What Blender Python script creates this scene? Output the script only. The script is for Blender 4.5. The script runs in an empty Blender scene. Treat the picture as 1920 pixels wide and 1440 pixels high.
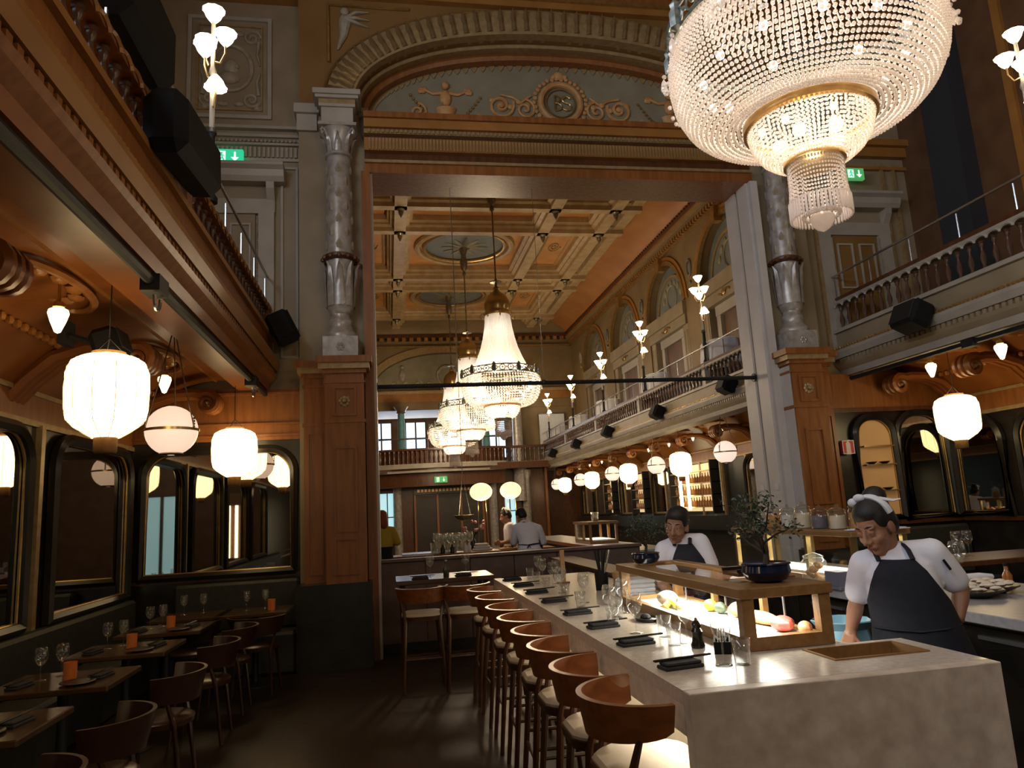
import bpy, bmesh, math, random
from mathutils import Matrix, Vector, Euler
random.seed(7)
S = bpy.context.scene
COL = S.collection
PI = math.pi
R = math.radians

# ------------------------------------------------------------ camera
cam_d = bpy.data.cameras.new('camera')
cam = bpy.data.objects.new('camera', cam_d); COL.objects.link(cam)
cam_d.sensor_width = 36.0; cam_d.lens = 1350.16 / 1920 * 36.0
cam_d.clip_start = 0.05; cam_d.clip_end = 200
yaw, pitch, roll = 0.176325, 0.172816, -0.055837
_r = Vector((math.cos(yaw), -math.sin(yaw), 0)); _f0 = Vector((math.sin(yaw), math.cos(yaw), 0)); _u0 = Vector((0, 0, 1))
_f = math.cos(pitch) * _f0 + math.sin(pitch) * _u0; _u = -math.sin(pitch) * _f0 + math.cos(pitch) * _u0
_r2 = math.cos(roll) * _r + math.sin(roll) * _u; _u2 = -math.sin(roll) * _r + math.cos(roll) * _u
cam.matrix_world = Matrix(((_r2.x, _u2.x, -_f.x, 0), (_r2.y, _u2.y, -_f.y, 0), (_r2.z, _u2.z, -_f.z, 1.65), (0, 0, 0, 1)))
S.camera = cam

# ------------------------------------------------------------ view, world
S.view_settings.view_transform = 'Standard'
S.view_settings.look = 'None'
S.view_settings.gamma = 1.0
S.view_settings.use_curve_mapping = False
S.view_settings.exposure = 0.0
S.cycles.use_denoising = True
S.cycles.max_bounces = 6; S.cycles.diffuse_bounces = 3; S.cycles.glossy_bounces = 4
S.cycles.transparent_max_bounces = 24; S.cycles.transmission_bounces = 4
S.cycles.caustics_reflective = False; S.cycles.caustics_refractive = False
S.cycles.sample_clamp_indirect = 4.0
W = bpy.data.worlds.new('sky'); S.world = W; W.use_nodes = True
W.node_tree.nodes['Background'].inputs[0].default_value = (0.72, 0.85, 1.0, 1)
W.node_tree.nodes['Background'].inputs[1].default_value = 2.2

def light(name, kind, loc, power, color, size=0.1, size_y=None, rot=(0, 0, 0), spot=None):
    d = bpy.data.lights.new(name, kind); o = bpy.data.objects.new(name, d); COL.objects.link(o)
    o.location = loc; o.rotation_euler = rot; d.energy = power; d.color = color
    if kind == 'AREA':
        d.size = size
        if size_y: d.shape = 'RECTANGLE'; d.size_y = size_y
    else:
        d.shadow_soft_size = size
    if spot: d.spot_size = spot; d.spot_blend = 0.6
    return o
WARM = (1.0, 0.62, 0.30); CREAM = (1.0, 0.80, 0.55); COLD = (0.72, 0.82, 1.0)
# daylight through the tall windows of the upper left wall (window_1..3) and the far end (window_4..)
for i, yy in enumerate((-3.6, -0.4, 2.8)):
    light('daylight', 'AREA', (-3.02, yy, 6.6), 125, (0.80, 0.87, 1.0), 1.5, 3.0, (0, R(-90), 0))
light('daylight', 'AREA', (1.5, 32.85, 5.2), 90, COLD, 4.0, 1.6, (R(-90), 0, 0))
# lamps inside the chandeliers; last one is an added fill behind the camera
for (xx, yy, zz, p) in ((2.47, 3.5, 4.12, 62), (2.5, 16.0, 4.3, 330), (2.5, 20.75, 4.3, 330), (2.5, 25.6, 4.3, 330), (2.5, -1.6, 4.4, 150)):
    light('chandelier_or_fill', 'POINT', (xx, yy, zz), p, (1.0, 0.85, 0.68) if yy == 3.5 else (1.0, 0.77, 0.50), 0.35)
# light strips of the bar
light('case_strip', 'AREA', (1.69, 3.85, 1.205), 26, (1.0, 0.93, 0.80), 0.12, 1.5, (0, 0, 0))
light('counter_strip', 'AREA', (1.10, 4.8, 0.865), 21, (1.0, 0.86, 0.62), 0.05, 4.4, (0, 0, 0))
light('back_case_strip', 'AREA', (3.62, 5.9, 1.30), 20, (1.0, 0.93, 0.75), 0.12, 1.7, (0, 0, 0))

# ------------------------------------------------------------ materials
MAT = {}
def mat(name, col, rough=0.5, metal=0.0, col2=None, scale=5.0, stretch=(1, 1, 1), bump=0.0, detail=4.0, emit=None, estr=0.0, spec=0.5, trans=0.0, contrast=(0.35, 0.65), sheen=0.0):
    m = bpy.data.materials.new(name); m.use_nodes = True; nt = m.node_tree; n = nt.nodes; l = nt.links
    b = n['Principled BSDF']; b.inputs['Roughness'].default_value = rough; b.inputs['Metallic'].default_value = metal
    b.inputs['Specular IOR Level'].default_value = spec
    b.inputs['Base Color'].default_value = (*col, 1)
    if sheen: b.inputs['Sheen Weight'].default_value = sheen
    if trans: b.inputs['Transmission Weight'].default_value = trans
    if col2 or bump:
        tc = n.new('ShaderNodeTexCoord'); mp = n.new('ShaderNodeMapping'); mp.inputs['Scale'].default_value = stretch
        nz = n.new('ShaderNodeTexNoise'); nz.inputs['Scale'].default_value = scale; nz.inputs['Detail'].default_value = detail
        l.new(tc.outputs['Object'], mp.inputs[0]); l.new(mp.outputs[0], nz.inputs['Vector'])
        if col2:
            rp = n.new('ShaderNodeValToRGB'); rp.color_ramp.elements[0].color = (*col, 1); rp.color_ramp.elements[1].color = (*col2, 1)
            rp.color_ramp.elements[0].position, rp.color_ramp.elements[1].position = contrast
            l.new(nz.outputs['Fac'], rp.inputs[0]); l.new(rp.outputs[0], b.inputs['Base Color'])
        if bump:
            bp = n.new('ShaderNodeBump'); bp.inputs['Strength'].default_value = bump; bp.inputs['Distance'].default_value = 0.01
            l.new(nz.outputs['Fac'], bp.inputs['Height']); l.new(bp.outputs[0], b.inputs['Normal'])
    if emit: b.inputs['Emission Color'].default_value = (*emit, 1); b.inputs['Emission Strength'].default_value = estr
    MAT[name] = m; return m

def schlick(n, l, ior):   # same reflectance from both sides of a thin wall
    f0 = ((ior - 1) / (ior + 1)) ** 2
    lw = n.new('ShaderNodeLayerWeight'); lw.inputs[0].default_value = 0.5
    pw = n.new('ShaderNodeMath'); pw.operation = 'POWER'; pw.inputs[1].default_value = 4.0
    ma = n.new('ShaderNodeMath'); ma.operation = 'MULTIPLY_ADD'; ma.inputs[1].default_value = 1 - f0; ma.inputs[2].default_value = f0
    l.new(lw.outputs['Facing'], pw.inputs[0]); l.new(pw.outputs[0], ma.inputs[0]); return ma
def thin_glass(name, tint=(1, 1, 1), gloss=(1, 1, 1), ior=1.5, rough=0.0, haze=0.0):
    m = bpy.data.materials.new(name); m.use_nodes = True; nt = m.node_tree; n = nt.nodes; l = nt.links; n.clear()
    out = n.new('ShaderNodeOutputMaterial'); mx = n.new('ShaderNodeMixShader'); fr = schlick(n, l, ior)
    tr = n.new('ShaderNodeBsdfTransparent'); tr.inputs[0].default_value = (*tint, 1)
    gl = n.new('ShaderNodeBsdfGlossy'); gl.inputs[0].default_value = (*gloss, 1); gl.inputs['Roughness'].default_value = rough
    l.new(fr.outputs[0], mx.inputs[0]); l.new(gl.outputs[0], mx.inputs[2])
    if haze:
        df = n.new('ShaderNodeBsdfTranslucent'); m2 = n.new('ShaderNodeMixShader'); m2.inputs[0].default_value = haze
        l.new(tr.outputs[0], m2.inputs[1]); l.new(df.outputs[0], m2.inputs[2]); l.new(m2.outputs[0], mx.inputs[1])
    else:
        l.new(tr.outputs[0], mx.inputs[1])
    l.new(mx.outputs[0], out.inputs[0]); MAT[name] = m; return m

def bead_glass(name, tint, mix_t=0.35):
    m = bpy.data.materials.new(name); m.use_nodes = True; nt = m.node_tree; n = nt.nodes; l = nt.links; n.clear()
    out = n.new('ShaderNodeOutputMaterial'); a = n.new('ShaderNodeBsdfTranslucent'); d = n.new('ShaderNodeBsdfDiffuse'); g = n.new('ShaderNodeBsdfGlossy'); t = n.new('ShaderNodeBsdfTransparent')
    a.inputs[0].default_value = (*tint, 1); d.inputs[0].default_value = (*tint, 1); g.inputs['Roughness'].default_value = 0.08
    m1 = n.new('ShaderNodeMixShader'); m1.inputs[0].default_value = 0.35; m2 = n.new('ShaderNodeMixShader'); m3 = n.new('ShaderNodeMixShader'); m3.inputs[0].default_value = mix_t
    fr = schlick(n, l, 1.7)
    l.new(a.outputs[0], m1.inputs[1]); l.new(d.outputs[0], m1.inputs[2]); l.new(m1.outputs[0], m3.inputs[1]); l.new(t.outputs[0], m3.inputs[2])
    l.new(fr.outputs[0], m2.inputs[0]); l.new(m3.outputs[0], m2.inputs[1]); l.new(g.outputs[0], m2.inputs[2]); l.new(m2.outputs[0], out.inputs[0])
    MAT[name] = m; return m

mat('floor_wood', (0.013, 0.007, 0.004), 0.42, col2=(0.03, 0.015, 0.008), scale=4, stretch=(9, 0.6, 1), bump=0.05)
mat('dark_wall', (0.022, 0.017, 0.012), 0.45, col2=(0.036, 0.027, 0.018), scale=3)
mat('black_frame', (0.012, 0.010, 0.008), 0.28, col2=(0.025, 0.02, 0.014), scale=6)
mat('mahogany', (0.22, 0.075, 0.018), 0.36, col2=(0.31, 0.115, 0.03), scale=3, stretch=(6, 6, 0.7))
mat('mahogany_dark', (0.075, 0.026, 0.010), 0.32, col2=(0.13, 0.048, 0.018), scale=4, stretch=(5, 5, 1))
mat('soffit_wood', (0.22, 0.066, 0.014), 0.36, col2=(0.31, 0.105, 0.024), scale=3)
mat('ornament_wood', (0.30, 0.11, 0.026), 0.34, col2=(0.40, 0.17, 0.045), scale=8)
mat('stone_paint', (0.27, 0.212, 0.132), 0.55, col2=(0.33, 0.262, 0.172), scale=2.5)
mat('stone_light', (0.37, 0.33, 0.28), 0.5, col2=(0.44, 0.40, 0.34), scale=3)
mat('wall_olive', (0.215, 0.108, 0.026), 0.6, col2=(0.265, 0.14, 0.04), scale=1.5)
mat('ochre', (0.30, 0.13, 0.028), 0.42, col2=(0.37, 0.17, 0.042), scale=3)
mat('reveal_paint', (0.58, 0.54, 0.51), 0.5, col2=(0.64, 0.60, 0.57), scale=3)
mat('gilt', (0.55, 0.36, 0.13), 0.32, 0.75, col2=(0.42, 0.25, 0.09), scale=12)
mat('gilt_dull', (0.33, 0.22, 0.10), 0.45, 0.3, col2=(0.42, 0.30, 0.15), scale=14, bump=0.2)
mat('silver_leaf', (0.52, 0.49, 0.46), 0.34, 0.25, col2=(0.36, 0.32, 0.29), scale=10, bump=0.15)
mat('relief_white', (0.42, 0.37, 0.29), 0.5, col2=(0.30, 0.24, 0.17), scale=9, bump=0.2)
mat('lunette_grey', (0.24, 0.21, 0.135), 0.6, col2=(0.29, 0.26, 0.175), scale=3)
mat('relief_orange', (0.52, 0.25, 0.09), 0.55, col2=(0.60, 0.34, 0.13), scale=10, bump=0.2)
mat('coffer_orange', (0.52, 0.22, 0.05), 0.55, col2=(0.62, 0.30, 0.09), scale=2)
mat('coffer_beam', (0.50, 0.36, 0.19), 0.5, col2=(0.40, 0.26, 0.12), scale=4)
mat('coffer_grey', (0.38, 0.36, 0.32), 0.55, col2=(0.46, 0.43, 0.38), scale=4)
mat('far_wall', (0.20, 0.130, 0.055), 0.6, col2=(0.25, 0.17, 0.08), scale=1.5)
mat('cove_red', (0.38, 0.145, 0.032), 0.55, col2=(0.46, 0.20, 0.055), scale=1.2)
mat('arch_blue', (0.15, 0.17, 0.17), 0.6, col2=(0.20, 0.21, 0.20), scale=3)
mat('door_brown', (0.11, 0.05, 0.022), 0.5, col2=(0.15, 0.075, 0.035), scale=3)
mat('turquoise', (0.10, 0.26, 0.29), 0.45, col2=(0.14, 0.32, 0.34), scale=6)
mat('baluster_wood', (0.09, 0.045, 0.03), 0.3, col2=(0.14, 0.07, 0.045), scale=10)
mat('steel', (0.55, 0.56, 0.58), 0.25, 0.9)
mat('black_metal', (0.010, 0.010, 0.012), 0.55, 0.0)
mat('black_plastic', (0.006, 0.006, 0.007), 0.75, spec=0.25)
mat('brass', (0.55, 0.38, 0.16), 0.28, 0.9)
mat('bronze', (0.20, 0.15, 0.09), 0.35, 0.7, col2=(0.30, 0.24, 0.15), scale=20)
mat('verdigris', (0.13, 0.15, 0.13), 0.4, 0.5, col2=(0.30, 0.32, 0.29), scale=25)
mat('mirror', (0.52, 0.50, 0.46), 0.015, 1.0)
mat('stone_counter', (0.54, 0.47, 0.39), 0.22, col2=(0.64, 0.57, 0.48), scale=40, detail=8)
mat('stone_front', (0.48, 0.39, 0.31), 0.4, col2=(0.70, 0.60, 0.50), scale=14, detail=10, contrast=(0.3, 0.7))
mat('counter_grey', (0.34, 0.33, 0.34), 0.3, col2=(0.42, 0.41, 0.42), scale=30)
mat('case_wood', (0.21, 0.105, 0.034), 0.4, col2=(0.27, 0.14, 0.048), scale=4, stretch=(8, 1, 8))
mat('stool_wood', (0.17, 0.052, 0.014), 0.32, col2=(0.26, 0.085, 0.024), scale=4, stretch=(1, 6, 6))
mat('chair_wood', (0.028, 0.009, 0.005), 0.3, col2=(0.05, 0.017, 0.008), scale=4)
mat('gilt_leaf', (0.42, 0.30, 0.15), 0.3, 0.6, col2=(0.30, 0.19, 0.08), scale=14, bump=0.2)
mat('stool_dark', (0.05, 0.018, 0.008), 0.35, col2=(0.08, 0.03, 0.013), scale=4, stretch=(5, 5, 1))
mat('seat_leather', (0.50, 0.42, 0.32), 0.5, col2=(0.56, 0.48, 0.38), scale=8)
mat('panel_plum', (0.10, 0.062, 0.055), 0.45, col2=(0.14, 0.09, 0.08), scale=5)
mat('table_wood', (0.06, 0.030, 0.014), 0.22, col2=(0.09, 0.048, 0.023), scale=3, stretch=(1, 8, 1))
mat('banquette', (0.022, 0.022, 0.017), 0.6, col2=(0.034, 0.034, 0.026), scale=20)
mat('napkin', (0.018, 0.017, 0.018), 0.8, col2=(0.03, 0.028, 0.03), scale=40)
mat('cloth_white', (0.75, 0.76, 0.80), 0.8, col2=(0.68, 0.69, 0.74), scale=6, sheen=0.2)
mat('porcelain', (0.80, 0.78, 0.74), 0.2)
mat('amber', (0.42, 0.10, 0.022), 0.12, emit=(1.0, 0.25, 0.05), estr=0.04)
mat('white_led', (0.9, 0.9, 0.85), 0.5, col2=(0.85, 0.84, 0.8), scale=3)
mat('lantern_shade', (0.9, 0.85, 0.75), 0.7, emit=(1.0, 0.74, 0.37), estr=5.6)
mat('lantern_rib', (0.55, 0.42, 0.22), 0.7)
mat('globe_white', (0.9, 0.85, 0.8), 0.3, emit=(1.0, 0.70, 0.52), estr=0.9)
mat('globe_far', (0.9, 0.85, 0.8), 0.3, emit=(1.0, 0.76, 0.62), estr=0.95)
mat('paper_ball', (0.9, 0.8, 0.6), 0.6, emit=(1.0, 0.66, 0.26), estr=2.2)
mat('bulb_glow', (1, 0.9, 0.7), 0.4, emit=(1.0, 0.82, 0.55), estr=9.0)
mat('tulip_glow', (1, 0.9, 0.7), 0.4, emit=(1.0, 0.82, 0.55), estr=14.0)
mat('drop_glow', (1, 0.9, 0.7), 0.4, emit=(1.0, 0.74, 0.42), estr=4.0)
mat('led_tube', (1, 1, 0.9), 0.4, emit=(1.0, 0.85, 0.52), estr=7.0)
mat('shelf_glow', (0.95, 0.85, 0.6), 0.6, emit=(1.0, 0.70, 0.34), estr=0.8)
mat('niche_back', (0.55, 0.33, 0.14), 0.5, emit=(1.0, 0.50, 0.17), estr=0.11, col2=(0.45, 0.25, 0.09), scale=2)  # panel glows by itself, in place of a lamp lighting the shelf niche
mat('soffit_wood_lit', (0.30, 0.105, 0.022), 0.35, col2=(0.38, 0.15, 0.035), scale=3)  # soffit wood again, glow of the far lamps put into a lighter colour
mat('day_pane', (0.5, 0.7, 0.75), 0.3, emit=(0.35, 0.62, 0.68), estr=1.1)
mat('sign_green', (0.02, 0.45, 0.22), 0.5, emit=(0.03, 0.65, 0.33), estr=0.8)
mat('sign_green_far', (0.05, 0.4, 0.12), 0.5, emit=(0.12, 0.5, 0.16), estr=0.55)
mat('sign_white', (0.9, 0.95, 0.9), 0.5, emit=(0.8, 1.0, 0.9), estr=0.9)
mat('sign_red', (0.55, 0.035, 0.03), 0.5)
mat('print_white', (0.8, 0.75, 0.72), 0.6)
mat('leaf', (0.035, 0.055, 0.03), 0.5, col2=(0.06, 0.085, 0.045), scale=30)
mat('bark', (0.06, 0.04, 0.025), 0.8)
mat('pot_blue', (0.008, 0.012, 0.035), 0.12, col2=(0.015, 0.02, 0.06), scale=8)
mat('lemon', (0.80, 0.58, 0.05), 0.4)
mat('tuna', (0.50, 0.07, 0.06), 0.35, col2=(0.62, 0.14, 0.11), scale=20)
mat('salmon', (0.75, 0.30, 0.12), 0.4, col2=(0.82, 0.42, 0.22), scale=14, stretch=(1, 6, 1))
mat('whitefish', (0.82, 0.72, 0.58), 0.4)
mat('bread', (0.50, 0.24, 0.08), 0.7, col2=(0.62, 0.34, 0.13), scale=20, bump=0.3)
mat('skin', (0.30, 0.145, 0.085), 0.45, col2=(0.34, 0.17, 0.10), scale=14)
mat('skin_light', (0.42, 0.22, 0.14), 0.45)
mat('lips', (0.26, 0.075, 0.06), 0.4)
mat('eye_white', (0.6, 0.56, 0.52), 0.3)
mat('hair', (0.006, 0.0045, 0.004), 0.6, col2=(0.014, 0.010, 0.008), scale=60)
mat('shirt', (0.82, 0.82, 0.90), 0.75, col2=(0.86, 0.85, 0.92), scale=7, bump=0.15)
mat('apron', (0.006, 0.007, 0.014), 0.85, col2=(0.010, 0.011, 0.020), scale=30)
mat('apron_blue', (0.02, 0.03, 0.08), 0.75)
mat('shirt_yellow', (0.50, 0.38, 0.05), 0.75)
mat('hair_red', (0.28, 0.06, 0.04), 0.6)
mat('blue_plastic', (0.25, 0.48, 0.60), 0.35)
mat('bottle_dark', (0.02, 0.018, 0.012), 0.15)
mat('bottle_amber', (0.30, 0.12, 0.03), 0.15)
mat('plate_dark', (0.02, 0.018, 0.016), 0.35)
mat('wood_light', (0.50, 0.30, 0.13), 0.5)
mat('flower', (0.55, 0.25, 0.28), 0.6)
mat('grey_box', (0.16, 0.16, 0.22), 0.5)
mat('curtain_dark', (0.02, 0.022, 0.028), 0.8, col2=(0.03, 0.032, 0.04), scale=40)
thin_glass('glass', (0.96, 0.97, 0.97), ior=1.75, haze=0.02)
thin_glass('case_glass', (0.95, 0.97, 0.96), ior=1.35)
thin_glass('jar_glass', (0.90, 0.90, 0.86), ior=1.5, haze=0.12)
thin_glass('window_glass', (0.9, 0.95, 0.97), ior=1.3)
bead_glass('beads', (1.0, 0.93, 0.88), 0.12)
bead_glass('beads_far', (1.0, 0.93, 0.90), 0.12)
bead_glass('drape_far', (0.92, 0.90, 0.90), 0.25)

# ------------------------------------------------------------ mesh builder
class B:
    def __init__(self): self.v = []; self.f = []
    def add(self, vs, fs, M=None):
        o = len(self.v)
        if M is not None: vs = [tuple(M @ Vector(p)) for p in vs]
        self.v.extend(vs); self.f.extend([tuple(i + o for i in f) for f in fs]); return self
    def box(self, x0, x1, y0, y1, z0, z1, M=None):
        v = [(x0, y0, z0), (x1, y0, z0), (x1, y1, z0), (x0, y1, z0), (x0, y0, z1), (x1, y0, z1), (x1, y1, z1), (x0, y1, z1)]
        return self.add(v, [(0, 3, 2, 1), (4, 5, 6, 7), (0, 1, 5, 4), (1, 2, 6, 5), (2, 3, 7, 6), (3, 0, 4, 7)], M)
    def cbox(self, c, s, M=None):
        return self.box(c[0] - s[0] / 2, c[0] + s[0] / 2, c[1] - s[1] / 2, c[1] + s[1] / 2, c[2] - s[2] / 2, c[2] + s[2] / 2, M)
    def rbox(self, x0, x1, y0, y1, z0, z1, r=0.01, M=None):   # box with chamfered edges
        v = []; f = []
        xs = (x0, x1); ys = (y0, y1); zs = (z0, z1)
        idx = {}
        for i in (0, 1):
            for j in (0, 1):
                for k in (0, 1):
                    sx = r if i == 0 else -r; sy = r if j == 0 else -r; sz = r if k == 0 else -r
                    for a, p in enumerate(((xs[i], ys[j] + sy, zs[k] + sz), (xs[i] + sx, ys[j], zs[k] + sz), (xs[i] + sx, ys[j] + sy, zs[k]))):
                        idx[(i, j, k, a)] = len(v); v.append(p)
        for a, o1, o2 in ((0, 1, 2), (1, 0, 2), (2, 0, 1)):
            for s in (0, 1):
                q = []
                for u, w in ((0, 0), (1, 0), (1, 1), (0, 1)):
                    k = [0, 0, 0]; k[a] = s; k[o1] = u; k[o2] = w; q.append(idx[(k[0], k[1], k[2], a)])
                f.append(tuple(q))
        for a, b, c in ((0, 1, 2), (0, 2, 1), (1, 2, 0)):
            for s in (0, 1):
                for t in (0, 1):
                    k0 = [0, 0, 0]; k0[a] = s; k0[b] = t; k1 = list(k0); k0[c] = 0; k1[c] = 1
                    f.append((idx[(*k0, a)], idx[(*k1, a)], idx[(*k1, b)], idx[(*k0, b)]))
        for i in (0, 1):
            for j in (0, 1):
                for k in (0, 1): f.append((idx[(i, j, k, 0)], idx[(i, j, k, 1)], idx[(i, j, k, 2)]))
        return self.add(v, f, M)
    def lathe(self, prof, n=16, c=(0, 0, 0), M=None, cap=True, a0=0.0, a1=2 * PI, sx=1.0, sy=1.0):
        full = abs(a1 - a0 - 2 * PI) < 1e-6; k = n if full else n + 1; v = []; f = []
        for r, z in prof:
            for i in range(k):
                a = a0 + (a1 - a0) * i / n
                v.append((c[0] + r * math.cos(a) * sx, c[1] + r * math.sin(a) * sy, c[2] + z))
        m = len(prof)
        for j in range(m - 1):
            for i in range(n):
                i2 = (i + 1) % k
                f.append((j * k + i, j * k + i2, (j + 1) * k + i2, (j + 1) * k + i))
        if cap and full:
            if prof[0][0] > 1e-5: f.append(tuple(reversed(range(n))))
            if prof[-1][0] > 1e-5: f.append(tuple((m - 1) * k + i for i in range(n)))
        return self.add(v, f, M)
    def sphere(self, c, r, n=12, m=8, s=(1, 1, 1), M=None):
        prof = [(max(r * math.sin(PI * j / m), 1e-4 * r), -r * math.cos(PI * j / m)) for j in range(m + 1)]
        b = B().lathe(prof, n, cap=False)
        return self.add([(c[0] + p[0] * s[0], c[1] + p[1] * s[1], c[2] + p[2] * s[2]) for p in b.v], b.f, M)
    def tube(self, pts, r, n=8, closed=False, cap=True, flat=1.0, M=None):
        pts = [Vector(p) for p in pts]; m = len(pts); v = []; f = []
        rs = r if isinstance(r, (list, tuple)) else [r] * m
        up = None
        for i, p in enumerate(pts):
            if closed: t = pts[(i + 1) % m] - pts[i - 1]
            else: t = pts[min(i + 1, m - 1)] - pts[max(i - 1, 0)]
            t = t.normalized() if t.length > 1e-9 else Vector((0, 0, 1))
            if up is None:
                up = Vector((0, 0, 1)) if abs(t.z) < 0.9 else Vector((0, 1, 0))
            a = t.cross(up)
            if a.length < 1e-6: a = t.cross(Vector((1, 0, 0)))
            a.normalize(); bb = a.cross(t).normalized(); up = bb
            for k in range(n):
                th = 2 * PI * k / n
                q = p + a * (math.cos(th) * rs[i]) + bb * (math.sin(th) * rs[i] * flat); v.append(tuple(q))
        for i in range(m if closed else m - 1):
            j = (i + 1) % m
            for k in range(n):
                k2 = (k + 1) % n; f.append((i * n + k, i * n + k2, j * n + k2, j * n + k))
        if cap and not closed: f.append(tuple(reversed(range(n)))); f.append(tuple((m - 1) * n + k for k in range(n)))
        return self.add(v, f, M)
    def prism(self, poly, axis, a, b, M=None):   # poly in the two other axes (in xyz order), extruded along axis
        v = []; n = len(poly)
        for t in (a, b):
            for p in poly:
                v.append((t, p[0], p[1]) if axis == 'x' else (p[0], t, p[1]) if axis == 'y' else (p[0], p[1], t))
        f = [tuple(reversed(range(n))), tuple(range(n, 2 * n))] + [(i, (i + 1) % n, n + (i + 1) % n, n + i) for i in range(n)]
        return self.add(v, f, M)
    def grid(self, rows, M=None, closed_u=False):
        v = []; f = []; m = len(rows); n = len(rows[0])
        for r_ in rows: v.extend(r_)
        for j in range(m - 1):
            for i in range(n if closed_u else n - 1):
                i2 = (i + 1) % n; f.append((j * n + i, j * n + i2, (j + 1) * n + i2, (j + 1) * n + i))
        return self.add(v, f, M)
    def mesh(self, name, m, smooth=False):
        me = bpy.data.meshes.new(name); me.from_pydata(self.v, [], self.f)
        bm = bmesh.new(); bm.from_mesh(me); bmesh.ops.recalc_face_normals(bm, faces=bm.faces); bm.to_mesh(me); bm.free()
        if m: me.materials.append(MAT[m])
        if smooth:
            me.polygons.foreach_set('use_smooth', [True] * len(me.polygons))
            if smooth != 'all':
                try: me.set_sharp_from_angle(angle=R(40))
                except Exception: pass
        me.update(); return me
    def build(self, name, m, parent=None, smooth=False, loc=None, rot=None):
        return put(self.mesh(name, m, smooth), name, parent, loc, rot)

def put(me, name, parent=None, loc=None, rot=None, scale=None):
    o = bpy.data.objects.new(name, me); COL.objects.link(o)
    if parent: o.parent = parent
    if loc: o.location = loc
    if rot: o.rotation_euler = rot
    if scale: o.scale = scale if isinstance(scale, (tuple, list)) else (scale,) * 3
    return o
def tag(o, label=None, cat=None, group=None, kind=None):
    if label: o['label'] = label
    if cat: o['category'] = cat
    if group: o['group'] = group
    if kind: o['kind'] = kind
    return o
def thing(name, label, cat, loc=(0, 0, 0), rz=0.0, group=None):
    o = bpy.data.objects.new(name, None); COL.objects.link(o); o.empty_display_size = 0.05
    o.location = loc; o.rotation_euler = (0, 0, rz); return tag(o, label, cat, group)
def struct(o, label=None): o['kind'] = 'structure'; (label and o.__setitem__('label', label)); return o
def sroot(name, label=None, loc=(0, 0, 0)):
    o = bpy.data.objects.new(name, None); COL.objects.link(o); o.location = loc; o['kind'] = 'structure'
    if label: o['label'] = label
    return o
def dup(root, loc, rz=None, label=None, group=None, scale=None):
    r = root.copy(); COL.objects.link(r); r.location = loc
    if rz is not None: r.rotation_euler = (0, 0, rz)
    if label: r['label'] = label
    if group: r['group'] = group
    if scale: r.scale = (scale,) * 3
    def rec(src, dst):
        for ch in list(src.children):
            c = ch.copy(); COL.objects.link(c); c.parent = dst; rec(ch, c)
    rec(root, r); return r
def T(x=0, y=0, z=0): return Matrix.Translation((x, y, z))
def RZ(a): return Matrix.Rotation(a, 4, 'Z')
def RX(a): return Matrix.Rotation(a, 4, 'X')
def RY(a): return Matrix.Rotation(a, 4, 'Y')
def SC(x, y, z): return Matrix.Diagonal((x, y, z, 1))
def arc(cx, cz, rx, rz, a0, a1, n): return [(cx + rx * math.cos(a0 + (a1 - a0) * i / n), cz + rz * math.sin(a0 + (a1 - a0) * i / n)) for i in range(n + 1)]
def spiral(c, r0, r1, a0, turns, n=20): # in the xz plane
    return [(c[0] + (r0 + (r1 - r0) * i / n) * math.cos(a0 + turns * 2 * PI * i / n), c[1], c[2] + (r0 + (r1 - r0) * i / n) * math.sin(a0 + turns * 2 * PI * i / n)) for i in range(n + 1)]
# ============================================================ STRUCTURE
XL, XR, CX = -3.05, 8.05, 2.55          # side walls, axis of the hall
YM, YB = 9.05, 9.72                      # front and back of the dividing wall
YE = 30.0                                # far end wall
struct(B().box(XL - .3, XR + .3, -7.3, 34, -0.2, 0).build('floor', 'floor_wood'))

# ---- front wall behind the camera and near ceiling
w = struct(B().box(XL - .3, XR + .3, -7.5, -7.3, 0, 10.2).build('wall_front', 'door_brown'))
c = struct(B().box(XL - .3, XR + .3, -7.5, YB, 9.9, 10.1).build('ceiling', 'ochre'))
b = B()
for k in range(7): b.box(XL, XR, -5.6 + k * 2.1, -5.35 + k * 2.1, 9.7, 9.9)
b.build('beam', 'coffer_beam', c)

# ---- upper left wall with three tall windows
wl = sroot('wall_left')
bu = B(); wy = (-3.6, -0.4, 2.8)
edges = [-7.3] + sum(([y - .8, y + .8] for y in wy), []) + [9.3]
for i in range(0, len(edges), 2): bu.box(XL - .2, XL, edges[i], edges[i + 1], 3.5, 9.9)
for y in wy: bu.box(XL - .2, XL, y - .8, y + .8, 3.5, 5.0).box(XL - .2, XL, y - .8, y + .8, 8.2, 9.9)
bu.build('upper_wall', 'wall_olive', wl)
B().box(XL - .2, XL, -7.3, 9.3, 0, 3.5).build('lower_wall', 'dark_wall', wl)
for i, y in enumerate(wy):
    wn = sroot('window_%d' % (i + 1), loc=(XL - .1, y, 5.0))
    b = B()
    for s in (-1, 1): b.box(-.04, .04, s * .8 - .05 * (s > 0), s * .8 + .05 * (s < 0), 0, 3.2)
    b.box(-.04, .04, -.8, .8, 0, .06).box(-.04, .04, -.8, .8, 3.14, 3.2); b.build('window_frame', 'stone_light', wn)
    b = B().box(-.02, .02, -.03, .03, .06, 3.14)
    for k in (1, 2, 3): b.box(-.02, .02, -.75, .75, k * .8 - .02, k * .8 + .02)
    b.build('glazing_bar', 'stone_light', wn)
    B().box(-.004, .004, -.75, .75, .06, 3.14).build('pane', 'window_glass', wn)

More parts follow.
